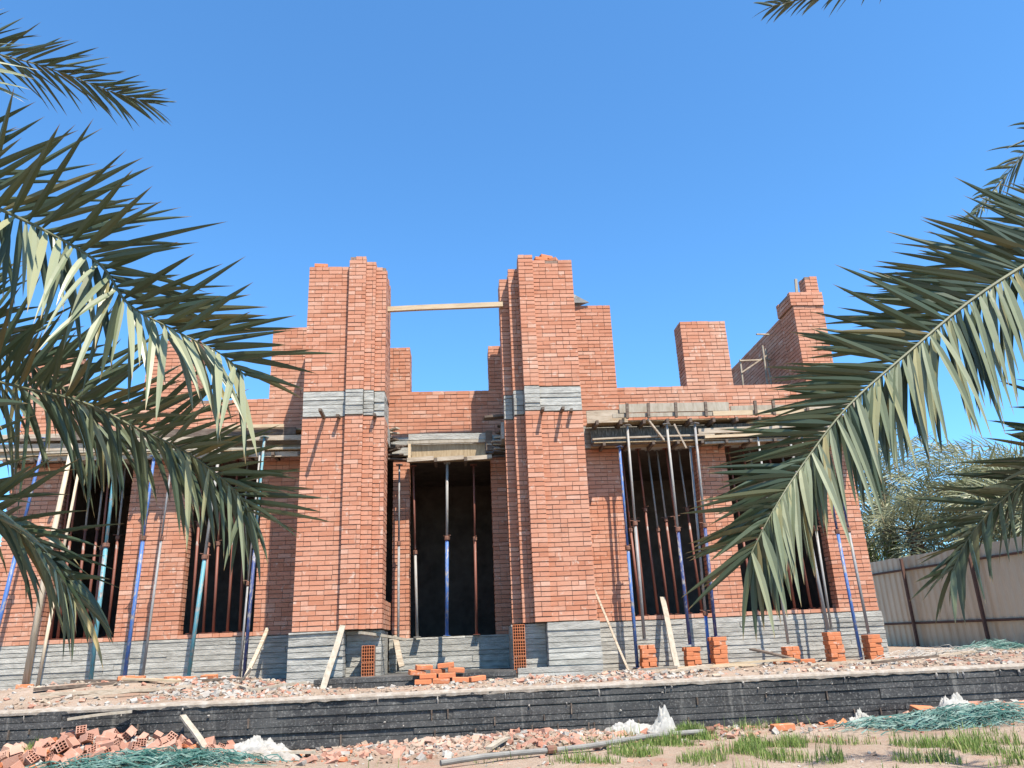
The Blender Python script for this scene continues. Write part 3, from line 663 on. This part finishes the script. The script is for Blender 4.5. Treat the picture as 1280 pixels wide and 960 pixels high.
# hollow bricks (open cells) scattered on the lower ground
def hollow_mesh(name, m_):
    m = MB(); t = .012; L_, Wd, Hh = .20, .13, .13
    for s_ in (-1, 1):
        m.box(-L_ / 2, L_ / 2, s_ * Wd / 2 - t / 2, s_ * Wd / 2 + t / 2, 0, Hh)
    for k in range(4): m.box(-L_ / 2 + .001, L_ / 2 - .001, -Wd / 2 + t / 2, Wd / 2 - t / 2, k * (Hh - t) / 3, k * (Hh - t) / 3 + t)
    for k in (-1, 1): m.box(-L_ / 2 + .002, L_ / 2 - .002, k * Wd / 6 - t / 2, k * Wd / 6 + t / 2, .002, Hh - .002)
    return m.build(name, m_)
hproto = hollow_mesh('hollow_brick', BRICK_PINK)
hlab = 'pale hollow clay brick tumbled in the heap below the black wall at left'
rr = random.Random(5)
for i in range(130):
    a = rr.uniform(-1.5, 1.5); x = -3.95 + a * .95; y = 9.36 - rr.random() * .75
    h = max(0, .12 - .07 * abs(a)) * (1 - max(0, (9.1 - y)) * 1.0)
    place(hproto, x, y, gz(x, y) - .03 + max(0, h) * rr.uniform(.3, 1.0), rr.uniform(0, 6.3), hlab, 'hollow bricks in the heap at left', (rr.uniform(-1.2, 1.2), rr.uniform(-.7, .7)), 'brick', rr.uniform(.42, .75))
pproto = brick_mesh('brick', BRICK_PINK)
lab2 = 'pale broken brick lying loose among the rubble below the black wall'
for i in range(40):
    x = rr.uniform(-2.0, 2.3) if i < 30 else rr.uniform(4.9, 6.6); y = rr.uniform(8.5, 9.42) if i < 30 else rr.uniform(9.1, 9.4)
    place(pproto, x, y, gz(x, y) - .01, rr.uniform(0, 6.3), lab2, 'broken bricks below the black wall', (rr.uniform(-.6, .6), rr.uniform(-.5, .5)), 'brick', rr.uniform(.45, .9))
place(proto, 3.42, 8.95, gz(3.42, 8.95), .05, 'whole brick lying flat on bare sand below the black wall at right', 'loose bricks')
place(proto, 5.15, 9.15, gz(5.15, 9.15) + .05, .3, 'orange brick on the rubble above the green strapping at right', 'loose bricks', (.3, .1), 'brick', 1.3)

# ------------------------------------------------------------------ countless rubble
def rubble(n, area, mats, name, label, lo, hi, w8=None, seed=1):
    rg = random.Random(seed); m = MB()
    for i in range(n):
        for _ in range(30):
            x, y = area(rg)
            if w8 is None or rg.random() < w8(x, y): break
        s_ = lo + (hi - lo) * rg.random() ** 2.5
        M_ = Euler((rg.uniform(-.6, .6), rg.uniform(-.6, .6), rg.uniform(0, 6.3))).to_matrix()
        sx, sy_, sz = s_ * rg.uniform(.7, 1.7), s_ * rg.uniform(.6, 1.1), s_ * rg.uniform(.35, .7)
        vs = []
        for a in (-1, 1):
            for b_ in (-1, 1):
                for c_ in (-1, 1):
                    p = Vector((a * sx, b_ * sy_, c_ * sz)) * .5
                    p *= rg.uniform(.65, 1.1); vs.append(M_ @ p + Vector((x, y, gz(x, y) + sz * .25)))
        m.add(vs, [(0, 1, 3, 2), (4, 6, 7, 5), (0, 4, 5, 1), (2, 3, 7, 6), (0, 2, 6, 4), (1, 5, 7, 3)], rg.randrange(len(mats)))
    o = m.build(name, mats); tag(o, label, 'rubble', None, 'stuff'); return o
rubble(4200, lambda r: (r.uniform(-8.5, 9), 9.8 + 4.0 * r.random()), [CEMENT, CEMENT, BRICK_PINK, SAND, SAND, TIMBER], 'terrace_rubble', 'mortar crumbs and brick chips covering the terrace behind the black wall', .012, .075, lambda x, y: .35 + .65 * (noise.noise(Vector((x * .8, y * .8, 9))) > 0), 3)
rubble(1300, lambda r: (r.uniform(-4.2, -2.2), 10.4 + 3.2 * r.random()), [CEMENT, BRICK_PINK, SAND, CEMENT], 'mortar_rubble', 'pale mortar and brick rubble heaped left of the left tower', .02, .09, None, 4)
rubble(700, lambda r: (r.uniform(.7, 3.0), 10.6 + 1.9 * r.random()), [CEMENT, SAND, BRICK_PINK], 'mortar_rubble', 'pale mortar crumbs spilled before the right tower', .02, .1, None, 6)
rubble(2100, lambda r: (r.gauss(.6, 1.5), 9.45 - abs(r.gauss(0, .5))), [BRICK_PINK, BRICK_PINK, SAND, SAND, CEMENT], 'brick_rubble', 'crushed brick rubble along the foot of the black wall at centre', .015, .085, lambda x, y: 1 if y > 5.5 else 0, 5)
rubble(900, lambda r: (r.gauss(-3.9, 1.3), 9.4 - abs(r.gauss(0, .45))), [BRICK_PINK, BRICK_ORANGE, CEMENT], 'brick_rubble', 'brick chips around the hollow brick heap at left', .02, .1, None, 8)
rubble(700, lambda r: (r.gauss(6.0, .8), 9.45 - abs(r.gauss(0, .3))), [BRICK_PINK, BRICK_ORANGE, CEMENT], 'brick_rubble', 'brick chips behind the green strapping at right', .02, .09, None, 9)
rubble(1200, lambda r: (r.uniform(-6, 8), r.uniform(6.4, 9.45)), [SAND, CEMENT, BRICK_PINK], 'ground_pebbles', 'small pebbles strewn over the dusty foreground', .008, .04, None, 10)

# tangled green strapping
def tangle(cx, cy_, sx, sy_, h, n, label, seed, mats=GREENNET, ang=0.0):
    rg = random.Random(seed); m = MB()
    for i in range(n):
        x = cx + rg.gauss(0, sx * .5); y = cy_ + rg.gauss(0, sy_ * .5); a = rg.gauss(ang, .8); L_ = rg.uniform(.25, .9)
        k = rg.uniform(-1.6, 1.6); pts = []
        z0 = rg.uniform(0, h)
        for j in range(7):
            t = j / 6; xx = x + math.cos(a + k * t) * L_ * (t - .5); yy = y + math.sin(a + k * t) * L_ * (t - .5) * .5
            yy = min(yy, 9.4) if cy_ < 9.6 else yy
            e = math.exp(-((xx - cx) / sx) ** 2 - ((yy - cy_) / sy_) ** 2)
            pts.append(Vector((xx, yy, gz(xx, yy) + .01 + z0 * e + .07 * math.sin(PI * t) * rg.random())))
        wv = rg.uniform(.002, .006); tw = rg.uniform(0, 3)
        vs, fs = [], []
        for j, p in enumerate(pts):
            d = Vector((math.cos(tw + j * .3) * .5, math.sin(tw + j * .3), math.sin(tw + j * .5))) * wv
            vs += [p - d, p + d]
        for j in range(6): fs.append((2 * j, 2 * j + 1, 2 * j + 3, 2 * j + 2))
        m.add(vs, fs)
    return tag(m.build('green_strapping', mats), label, 'strapping')
tangle(-3.05, 8.55, 1.0, .28, .12, 420, 'tangled heap of green strapping before the hollow brick heap at left', 21)
tangle(5.35, 8.75, 1.1, .32, .15, 620, 'tangled heap of green strapping before the black wall at right', 22, ang=.1)
tangle(9.1, 13.6, .8, .4, .14, 160, 'loose tangle of green strapping on the terrace before the metal fence', 23)
tangle(7.9, 13.4, .9, .5, .14, 130, 'tangle of pale grey sticks and straps on the terrace by the house corner', 24, CEMENT).name = 'scrap_strapping'

# crumpled sacks
def sack(name, x, y, sx, sy_, h, seed, label, mats=SACK, cat='sack', rz=0.0, tri=False):
    rg = random.Random(seed); n = 34; vs, fs = [], []
    o3 = Vector((seed * 3.3, seed * 1.7, 0))
    for j in range(n + 1):
        for i in range(n + 1):
            u, v_ = i / n * 2 - 1, j / n * 2 - 1
            e = max(0, 1 - u * u) ** .5 * max(0, 1 - v_ * v_) ** .5
            if tri: e = max(0, 1 - abs(u) ** 1.1) * max(0, 1 - v_ * v_) ** .5
            q = Vector((u * 2.2, v_ * 2.2, 0)) + o3
            dz = noise.noise(q) * .5 + noise.noise(q * 2.3) * .35 + abs(noise.noise(q * 4)) * .35 + abs(noise.noise(q * 9)) * .16
            xx = u * sx * (1 + .25 * noise.noise(q + Vector((9, 0, 0)))); yy = v_ * sy_ * (1 + .25 * noise.noise(q + Vector((0, 9, 0))))
            X_ = x + xx * math.cos(rz) - yy * math.sin(rz); Y_ = y + xx * math.sin(rz) + yy * math.cos(rz)
            vs.append((X_, Y_, gz(X_, Y_) - .015 + h * e * (.75 + dz)))
    for j in range(n):
        for i in range(n): a = j * (n + 1) + i; fs.append((a, a + 1, a + n + 2, a + n + 1))
    m = MB(); m.add(vs, fs); return tag(m.build(name, mats, smooth=True), label, cat)
sack('white_sack', -2.25, 9.24, .30, .15, .16, 3, 'crumpled white sack at the foot of the black wall beside the hollow bricks')
sack('white_sack', -2.05, 8.9, .3, .16, .12, 5, 'flat grey white sack before the crumpled white sack at left', CEMENT)
sack('white_sack', 2.15, 9.12, .20, .14, .26, 8, 'white peaked torn bag beside the grey pipe below the wall', SACK, tri=True)
sack('white_sack', 1.8, 9.25, .26, .14, .12, 11, 'flattened white bag left of the peaked one below the wall', SACK)
sack('white_sack', 5.55, 9.2, .20, .14, .2, 12, 'white sack slumped on the rubble behind the green strapping', SACK)
m = sack('cement_lump', 4.35, 9.0, .13, .11, .15, 14, 'dark grey cement lump left of the green strapping at right', CONCRETE, 'lump')
mb = MB(); mb.add([(2.22, 14.0, 8.05), (2.62, 14.05, 8.075), (2.15, 14.1, 8.42), (2.35, 13.98, 8.2), (2.3, 14.35, 8.07)], [(0, 1, 3), (0, 3, 2), (1, 4, 3), (3, 4, 2)])
tag(mb.build('cement_bag', SACK), 'torn white cement bag on the brick shoulder right of the right tower', 'bag')
# pipe with couplings
PP = empty('long_pipe', (.9, 8.2, .6)); tag(PP, 'long thin grey pipe with rusty joint lying across the foreground rubble', 'pipe')
a_, b_ = Vector((-.25, 7.55, gz(-.25, 7.55) + .05)), Vector((2.62, 8.85, gz(2.62, 8.85) + .08))
mb = MB(); mb.tube([a_.lerp(b_, t / 8) + Vector((0, 0, .012 * math.sin(t * 1.3))) for t in range(9)], .026, 10); fpart(mb, 'tube', PIPE, PP)
for t in (.36, .98):
    mb = MB(); c_ = a_.lerp(b_, t); d_ = (b_ - a_).normalized() * .05; mb.tube([c_ - d_, c_ + d_], .038, 10); fpart(mb, 'joint', REBAR, PP)
for (p, q, lab) in (((.2, 8.4), (.42, 8.9), 'short pale batten in the rubble left of the pipe'), ((-4.3, 9.25), (-3.7, 9.42), 'pale lath lying on the hollow brick heap'), ((-3.15, 9.42), (-2.75, 9.05), 'pale board sloping off the right side of the hollow brick heap'), ((-2.4, 8.75), (-1.6, 8.95), 'grey lath before the white sack at left'), ((5.3, 9.38), (6.5, 9.2), 'thin pale stick sticking out over the rubble at far right')):
    z1 = .26 if 'heap' in lab else .05
    board((p[0], p[1], gz(*p) + z1), (q[0], q[1], gz(*q) + (.05 if 'off' in lab else z1)), .07, .025, TIMBER_PALE, lab, up_=(0, 0, 1))

# grass
def grass(n, spots, name, label, seed):
    rg = random.Random(seed); m = MB()
    for i in range(n):
        cx, cy_, sx, sy_ = rg.choice(spots); x = rg.gauss(cx, sx); y = rg.gauss(cy_, sy_)
        if y > 9.4 or y < 5.2: continue
        if noise.noise(Vector((x * 2.2, y * 2.2, 4))) < .04 + .12 * rg.random(): continue
        h = rg.uniform(.03, .12) * (1 + 1.1 * noise.noise(Vector((x * 5, y * 5, 8)))); a = rg.uniform(0, 6.3); ln = rg.uniform(.1, .6) * h; w_ = rg.uniform(.002, .005)
        z = gz(x, y) - .005; d = Vector((math.cos(a), math.sin(a), 0)); s_ = Vector((-d.y, d.x, 0)) * w_
        p = Vector((x, y, z)); q = p + d * ln * .4 + Vector((0, 0, h * .6)); r_ = p + d * ln + Vector((0, 0, h))
        m.add([p - s_, p + s_, q + s_ * .7, q - s_ * .7, r_], [(0, 1, 2, 3), (3, 2, 4)])
    tag(m.build(name, GRASS), label, 'grass', None, 'stuff')
grass(26000, [(2.6, 7.5, .55, .35), (2.9, 7.9, .35, .3), (3.4, 7.0, .7, .4), (1.9, 8.5, .3, .25), (4.3, 6.4, .6, .4), (2.3, 8.9, .15, .12), (4.6, 7.4, .6, .3), (1.4, 7.5, .35, .3)], 'ground_grass', 'patchy green grass in the lower right foreground', 31)
grass(1400, [(-4.9, 9.0, .4, .25), (-4.7, 9.3, .2, .1), (.9, 8.0, .6, .2), (3.1, 9.25, .3, .08)], 'sparse_grass', 'thin sparse grass tufts near the foot of the black wall', 32)

# ------------------------------------------------------------------ metal fence along the right boundary
FX = empty('metal_fence', (11.0, 19, 1.1)); tag(FX, 'beige corrugated metal sheet fence with red brown posts and rails at right', 'fence')
def fence_pt(s_): return Vector((10.98 + .12 * math.sin(s_ * .4), 9.5 + s_, 0))
s_ = 0.0; n_sheet = 0
while s_ < 20:
    m = MB(); vs, fs = [], []; L_ = 1.0; n = 44; zt = 3.18 + .02 * (s_ / 2.0) + random.uniform(-.02, .02)
    for i in range(n + 1):
        p = fence_pt(s_ + L_ * i / n); ph = (i % 11) / 11
        d = .018 if ph < .36 else (.018 * (1 - (ph - .36) / .14) if ph < .5 else (-.006 if ph < .86 else -.006 + .024 * (ph - .86) / .14))
        vs += [(p.x + d + (n_sheet % 2) * .003, p.y, 1.02), (p.x + d + (n_sheet % 2) * .003, p.y, zt)]
    for i in range(n): fs.append((2 * i, 2 * i + 2, 2 * i + 3, 2 * i + 1))
    m.add(vs, fs); fpart(m, 'corrugated_sheet', FENCE_SHEET, FX); s_ += .985; n_sheet += 1
for z in (1.62, 2.88):
    m = MB(); m.tube([fence_pt(t * 1.0) + Vector((-.035, 0, z + .015 * t * .5)) for t in range(21)], .026, 6); fpart(m, 'rail', FENCE_RAIL, FX)
for t in (1.5, 4.2, 6.9, 9.4, 12, 14.6, 17.2):
    p = fence_pt(t); m = MB(); m.box(p.x - .125, p.x - .065, p.y - .03, p.y + .03, .95, 3.22); fpart(m, 'post', FENCE_RAIL, FX)

# ------------------------------------------------------------------ palms
def catmull(P, n):
    P = [Vector(p) for p in P]; P = [P[0] * 2 - P[1]] + P + [P[-1] * 2 - P[-2]]; out = []
    for i in range(1, len(P) - 2):
        for k in range(n):
            t = k / n; a, b_, c_, d = P[i - 1:i + 3]
            out.append(.5 * ((2 * b_) + (c_ - a) * t + (2 * a - 5 * b_ + 4 * c_ - d) * t * t + (3 * b_ - a - 3 * c_ + d) * t ** 3))
    out.append(P[-2]); return out
def frond(pts, nhint, L0, spacing, W0=.040, seed=0, start=.12, droop=(.25, .25), lsc=(1, 1), rng_len=.22, ranks=(35, 5, -20), nseg=6, tipL=.65, r0=.016, amax=66, amin=30, bn=None):
    rg = random.Random(seed); m = MB(); C = catmull(pts, 10)
    cum = [0.0]
    for i in range(1, len(C)): cum.append(cum[-1] + (C[i] - C[i - 1]).length)
    T = cum[-1]
    m.tube(C[::2] + ([C[-1]] if (len(C) - 1) % 2 else []), [max(.003, r0 * (1 - .85 * cum[min(i, len(C) - 1)] / T)) for i in list(range(0, len(C), 2)) + ([len(C) - 1] if (len(C) - 1) % 2 else [])], 6, 1)
    nh = Vector(nhint)
    def at(s_):
        s_ = max(0, min(T, s_)); i = 1
        while i < len(cum) - 1 and cum[i] < s_: i += 1
        t = (s_ - cum[i - 1]) / max(1e-6, cum[i] - cum[i - 1])
        return C[i - 1].lerp(C[i], t), (C[i] - C[i - 1]).normalized()
    s_ = T * start; idx = 0
    while s_ <= T:
        u = s_ / T
        for side in (-1, 1):
            p, t = at(s_ + rg.uniform(-.3, .3) * spacing)
            n = (nh - t * nh.dot(t)).normalized(); sd_ = t.cross(n)
            prof = min(1, .55 + 2.2 * (u - start)) if u < start + .2 else 1 - (1 - tipL) * ((u - start - .2) / (.8 - start)) ** 1.6
            L_ = L0 * lsc[0 if side < 0 else 1] * prof * rg.uniform(1 - rng_len, 1 + rng_len)
            al = math.radians(amax + (amin - amax) * u ** 1.8 + rg.uniform(-15, 15))
            be = math.radians(ranks[idx % len(ranks)] + rg.uniform(-12, 12))
            out = sd_ * (side * math.cos(be)) + n * math.sin(be)
            d = (t * math.cos(al) + out * math.sin(al)).normalized()
            wv = (t - d * t.dot(d)).normalized()
            if bn:                                       # which way this rank of blades turns its face
                tn = Vector(bn[0 if side < 0 else 1](u)); tn = tn + Vector([rg.uniform(-.22, .22) for _ in range(3)])
                w2 = d.cross(tn)
                if w2.length > .1:
                    w2.normalize(); wv = w2 if w2.dot(wv) > 0 else -w2
            tw = rg.uniform(-.32, .32); nn = d.cross(wv)
            wv = wv * math.cos(tw) + nn * math.sin(tw)
            g = droop[0] if side < 0 else droop[1]; g *= rg.uniform(.7, 1.35)
            fold = math.radians(20)
            Wd = W0 * (.75 + .25 * prof) * rg.uniform(.7, 1.15)
            vs, at_ = [], []; pos = Vector(p); dirv = d.copy(); nc0 = None
            for k in range(nseg + 1):
                v_ = k / nseg
                ww = Wd * .5 * (min(1, .32 + v_ * 3.4) if v_ < .2 else (1 - ((v_ - .2) / .8) ** 1.7) ** .85 if v_ < 1 else 0)
                wcur = (wv - dirv * wv.dot(dirv)).normalized(); nc = dirv.cross(wcur)
                if nc0 is None:
                    sg = 1 if nc.z >= 0 else -1
                nc0 = nc = nc * sg
                e = wcur * (ww * math.cos(fold)); up_ = nc * (ww * math.sin(fold))
                vs += [pos - e + up_, pos, pos + e + up_]; at_ += [v_, v_, v_]
                pos = pos + dirv * (L_ / nseg)
                dirv = (dirv + Vector((0, 0, -g * 2.0 / nseg * (.4 + v_)))).normalized()
            fs = []
            for k in range(nseg):
                a = 3 * k; fs += [(a, a + 1, a + 4, a + 3), (a + 1, a + 2, a + 5, a + 4)] if sg < 0 else [(a + 3, a + 4, a + 1, a), (a + 4, a + 5, a + 2, a + 1)]
            m.add(vs, fs, 0, at_); idx += 1
        s_ += spacing * (1 - .25 * u)
    return m
def palm_trunk(base, top, r, par, seed=0):
    rg = random.Random(seed); m = MB(); b_, t_ = Vector(base), Vector(top); pts, rad = [], []
    n = max(6, int((t_ - b_).length / .07))
    for i in range(n + 1):
        u = i / n; pts.append(b_.lerp(t_, u) + Vector((.04 * math.sin(u * 4), .04 * math.cos(u * 3), 0))); rad.append(r * (1.15 - .25 * u) * (1 + .10 * (1 if i % 2 else -1)))
    m.tube(pts, rad, 12)
    for i in range(n * 3):                               # old leaf bases
        u = i / (n * 3); a = i * 2.4; c_ = b_.lerp(t_, u); rr_ = r * (1.15 - .25 * u)
        p = c_ + Vector((math.cos(a), math.sin(a), 0)) * rr_ * .9
        m.beam(p, p + Vector((math.cos(a) * .09, math.sin(a) * .09, .13)), .09, .03)
    o = m.build('trunk', BARK, par); return o
FR = {
    'LA': [(-3.60, 3.50, 4.01), (-2.89, 3.40, 4.03), (-2.24, 3.25, 3.67), (-1.83, 3.15, 3.43), (-1.56, 3.10, 3.24), (-1.40, 3.05, 3.03), (-1.19, 3.00, 2.89), (-0.98, 2.98, 2.77), (-0.86, 2.96, 2.66)],
    'LB': [(-3.45, 3.50, 3.47), (-2.90, 3.60, 3.09), (-2.26, 3.70, 2.92), (-1.86, 3.70, 2.81), (-1.60, 3.70, 2.68), (-1.30, 3.65, 2.52), (-1.07, 3.60, 2.34), (-0.99, 3.60, 2.23)],
    'LC': [(-3.16, 3.30, 3.01), (-2.64, 3.40, 2.59), (-2.25, 3.50, 2.33), (-1.99, 3.50, 2.19), (-1.80, 3.50, 2.03), (-1.65, 3.45, 1.87)],
    'LD': [(-3.74, 3.60, 4.23), (-3.65, 4.00, 5.21), (-3.41, 4.40, 5.61), (-3.10, 4.60, 5.67), (-2.88, 4.70, 5.66), (-2.57, 4.80, 5.58), (-2.29, 4.90, 5.54)],
    'LF': [(-3.48, 3.40, 3.90), (-2.96, 3.20, 4.35), (-2.58, 3.10, 4.40), (-2.27, 3.05, 4.18)],
    'LG': [(-3.55, 3.6, 3.53), (-3.4, 4.0, 3.69), (-3.04, 4.2, 3.58), (-2.66, 4.3, 3.37), (-2.36, 4.3, 3.16), (-2.11, 4.3, 2.94), (-1.93, 4.25, 2.72)],
    'LE': [(-3.36, 3.40, 3.42), (-2.76, 3.20, 3.15), (-2.19, 3.00, 2.80), (-1.88, 2.90, 2.53)],
    'RA': [(4.57, 3.30, 3.76), (3.74, 3.25, 3.61), (3.02, 3.20, 3.37), (2.46, 3.15, 3.08), (1.98, 3.10, 2.75), (1.66, 3.08, 2.51), (1.41, 3.05, 2.26), (1.23, 3.00, 2.06), (1.12, 3.00, 1.90)],
    'RB': [(4.56, 3.40, 3.48), (3.94, 3.60, 2.97), (3.46, 3.80, 2.64), (3.05, 3.90, 2.35), (2.79, 3.95, 2.16), (2.62, 3.95, 2.00), (2.52, 3.95, 1.86)],
    'RC': [(4.95, 3.5, 4.16), (5.14, 4.0, 5.31), (4.87, 4.4, 5.41), (4.44, 4.7, 5.09), (4.11, 4.8, 4.76), (3.85, 4.8, 4.49)],
    'RD': [(4.55, 3.20, 3.99), (4.02, 3.10, 4.86), (3.29, 3.10, 5.22), (2.46, 3.10, 5.02), (2.02, 3.10, 4.83), (1.67, 3.10, 4.72)],
}
DARK = lambda u: (0, -1, -.85)
LIT = lambda u: (-.2, -.95, .42)
MIXED = lambda u: (0, -1, -.7) if u < .5 else (.25, -.95, .42)
def near_palm(crown, base, label, fr, extra):
    o = empty('palm_tree', base); tag(o, label, 'palm tree')
    bI = Vector(base)
    tr = palm_trunk((0, 0, -.1), Vector(crown) - bI, .2, o, 3)
    for key, nh, kw in fr:
        pts = [Vector(p) - bI for p in FR[key]]; pts[0] = (pts[0] - (Vector(crown) - bI)) * .4 + (Vector(crown) - bI)
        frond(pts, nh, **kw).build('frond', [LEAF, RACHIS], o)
    for i, (az, el, L_) in enumerate(extra):              # the rest of the crown, growing away from the view
        d = Vector((math.cos(az), math.sin(az), 0)); c_ = Vector(crown) - bI
        pts = [c_ + d * (L_ * t) + Vector((0, 0, L_ * (math.tan(el) * t - (math.tan(el) + .35) * t * t))) for t in (0, .2, .4, .6, .8, 1)]
        frond(pts, (0, 0, 1), .45, .06, seed=50 + i, droop=(.3, .3)).build('frond', [LEAF, RACHIS], o)
    return o
near_palm((-3.6, 3.5, 3.6), (-3.75, 3.55, .3), 'date palm whose large fronds reach in from the left edge', [
    ('LA', (.1, -.97, -.14), dict(L0=.58, spacing=.036, W0=.037, seed=1, lsc=(1, .92), amax=62, amin=32, droop=(.05, .38), tipL=.66, bn=(DARK, MIXED))),
    ('LB', (.0, .8, .60), dict(L0=.60, spacing=.030, W0=.034, seed=2, amax=74, amin=36, droop=(.7, .06), tipL=.6, bn=(LIT, DARK))),
    ('LC', (.1, .5, .85), dict(L0=.54, spacing=.028, W0=.032, seed=3, droop=(.7, .12), tipL=.6, bn=(LIT, DARK))),
    ('LD', (.0, .5, .80), dict(L0=.50, spacing=.04, W0=.028, seed=4, droop=(.2, .06), tipL=.5, amax=60, amin=22)),
    ('LF', (.1, -.9, .4), dict(L0=.5, spacing=.045, W0=.045, seed=6, droop=(.1, .3), tipL=.7)),
    ('LG', (.0, .8, .60), dict(L0=.5, spacing=.034, W0=.04, seed=7, amax=70, amin=34, droop=(.7, .1), tipL=.6, bn=(LIT, DARK))),
    ('LE', (.1, .5, .8), dict(L0=.42, spacing=.05, W0=.04, seed=5, droop=(.5, .1), tipL=.7)),
], [(2.4, .6, 2.4), (3.0, .4, 2.4), (3.6, .7, 2.2), (4.2, .3, 2.2), (4.9, .9, 1.8)])
near_palm((4.75, 3.35, 3.75), (4.9, 3.4, .3), 'date palm whose large fronds reach in from the right edge', [
    ('RA', (0, .97, -.16), dict(L0=.54, spacing=.021, W0=.038, seed=11, lsc=(1, 1.05), droop=(.03, 1.1), tipL=.56, amax=70, amin=34, ranks=(30, 14, 0), bn=(DARK, LIT))),
    ('RB', (0, .8, .6), dict(L0=.52, spacing=.030, W0=.040, seed=12, droop=(.06, .5), tipL=.55, bn=(DARK, DARK))),
    ('RC', (0, .3, .9), dict(L0=.42, spacing=.045, W0=.03, seed=13, droop=(.3, .2), tipL=.5)),
    ('RD', (0, .1, 1), dict(L0=.28, spacing=.04, W0=.026, seed=14, droop=(.3, .3), tipL=.5)),
], [(.6, .6, 2.4), (0, .4, 2.4), (-.6, .7, 2.2), (-1.2, .3, 2.2)])

# palms beyond the fence: a few frond meshes shared by all crowns
variants = []
for v_ in range(4):
    L_ = (2.6, 2.9, 2.3, 2.7)[v_]; bend = (1.0, 1.35, .8, 1.2)[v_]; pts = []
    for i in range(7):
        t = i / 6; a = t * bend; pts.append((L_ * (math.sin(a) / bend), 0, L_ * ((math.cos(a) - 1) / bend)))
    variants.append(frond(pts, (0, 0, 1), .66, .062, W0=.046, seed=70 + v_, droop=(.3, .3), nseg=3, start=.14, r0=.022).build('frond', [LEAF_FAR, RACHIS]))
used = set()
def far_palm(x, y, zc, n, label, seed, sc=1.0):
    rg = random.Random(seed); o = empty('palm_tree', (x, y, 1.0)); tag(o, label, 'palm tree', 'palms beyond the fence')
    palm_trunk((0, 0, 0), (0, 0, zc - 1.0), .19, o, seed)
    n = int(n * .78)
    for i in range(n):
        v_ = i % 4; src = variants[v_]
        if v_ not in used: f = src; used.add(v_)
        else: f = src.copy(); COL.objects.link(f)
        f.parent = o; f.location = (0, 0, zc - 1.0); u = (i + .5) / n
        f.rotation_euler = (rg.uniform(-.35, .35), -1.25 + 1.75 * u + rg.uniform(-.15, .15), i * 2.399 + rg.uniform(-.2, .2)); s2 = sc * rg.uniform(.85, 1.1); f.scale = (s2, s2, s2)
    return o
far_palm(13.5, 24.0, 6.2, 34, 'slim palm with dark trunk rising just right of the house corner beyond the fence', 1)
far_palm(15.6, 21.5, 5.0, 38, 'bushy grey green palm drooping over the middle of the metal fence', 2, 1.05)
far_palm(18.6, 23.0, 5.6, 36, 'full palm at the right edge beyond the metal fence', 3, 1.1)
far_palm(14.4, 18.6, 4.3, 40, 'near grey green palm with drooping fronds hiding the middle of the fence top', 8, 1.15)
far_palm(12.9, 21.6, 4.2, 34, 'low palm spreading over the fence top beside the house corner', 6, 1.0)
far_palm(17.2, 20.6, 4.5, 36, 'low palm spreading over the fence top at the right edge', 7, 1.1)
far_palm(14.6, 27.5, 4.6, 30, 'low palm behind the others beyond the fence', 4)
far_palm(21.5, 29.0, 6.6, 30, 'tall distant palm far right beyond the fence', 5, 1.1)
def bush(x, y, z, r, label, seed):
    rg = random.Random(seed); o = empty('bush', (x, y, 1.0)); tag(o, label, 'bush', 'bushes beyond the fence')
    m = MB()
    for i in range(6): a = rg.uniform(0, 6.3); m.tube([(0, 0, 0), (math.cos(a) * r * .5, math.sin(a) * r * .5, z * .6)], [.04, .012], 5)
    m.build('stem', BARK, o); m = MB()
    cl = [Vector((rg.gauss(0, .45) * r, rg.gauss(0, .45) * r, z * rg.uniform(.35, 1))) for _ in range(26)]
    for i in range(2600):
        p = rg.choice(cl) + Vector([rg.gauss(0, .16) * r for _ in range(3)]); d = Vector([rg.gauss(0, 1) for _ in range(3)]).normalized(); s_ = d.cross(Vector((.3, .2, .9))).normalized() * .022
        m.add([p - d * .06, p + s_, p + d * .07, p - s_], [(0, 1, 2, 3)])
    m.build('foliage', BUSH, o)
bush(12.6, 22.5, 2.9, 1.1, 'yellow green bush at the fence just right of the house corner', 1)
bush(16.9, 20.0, 3.0, 1.2, 'yellow green bush over the fence near the right edge', 2)
bush(20.5, 24.0, 3.4, 1.6, 'large bush far right behind the fence', 3)
bush(16.0, 30.0, 3.2, 1.8, 'dark bush deep behind the fence palms', 4)
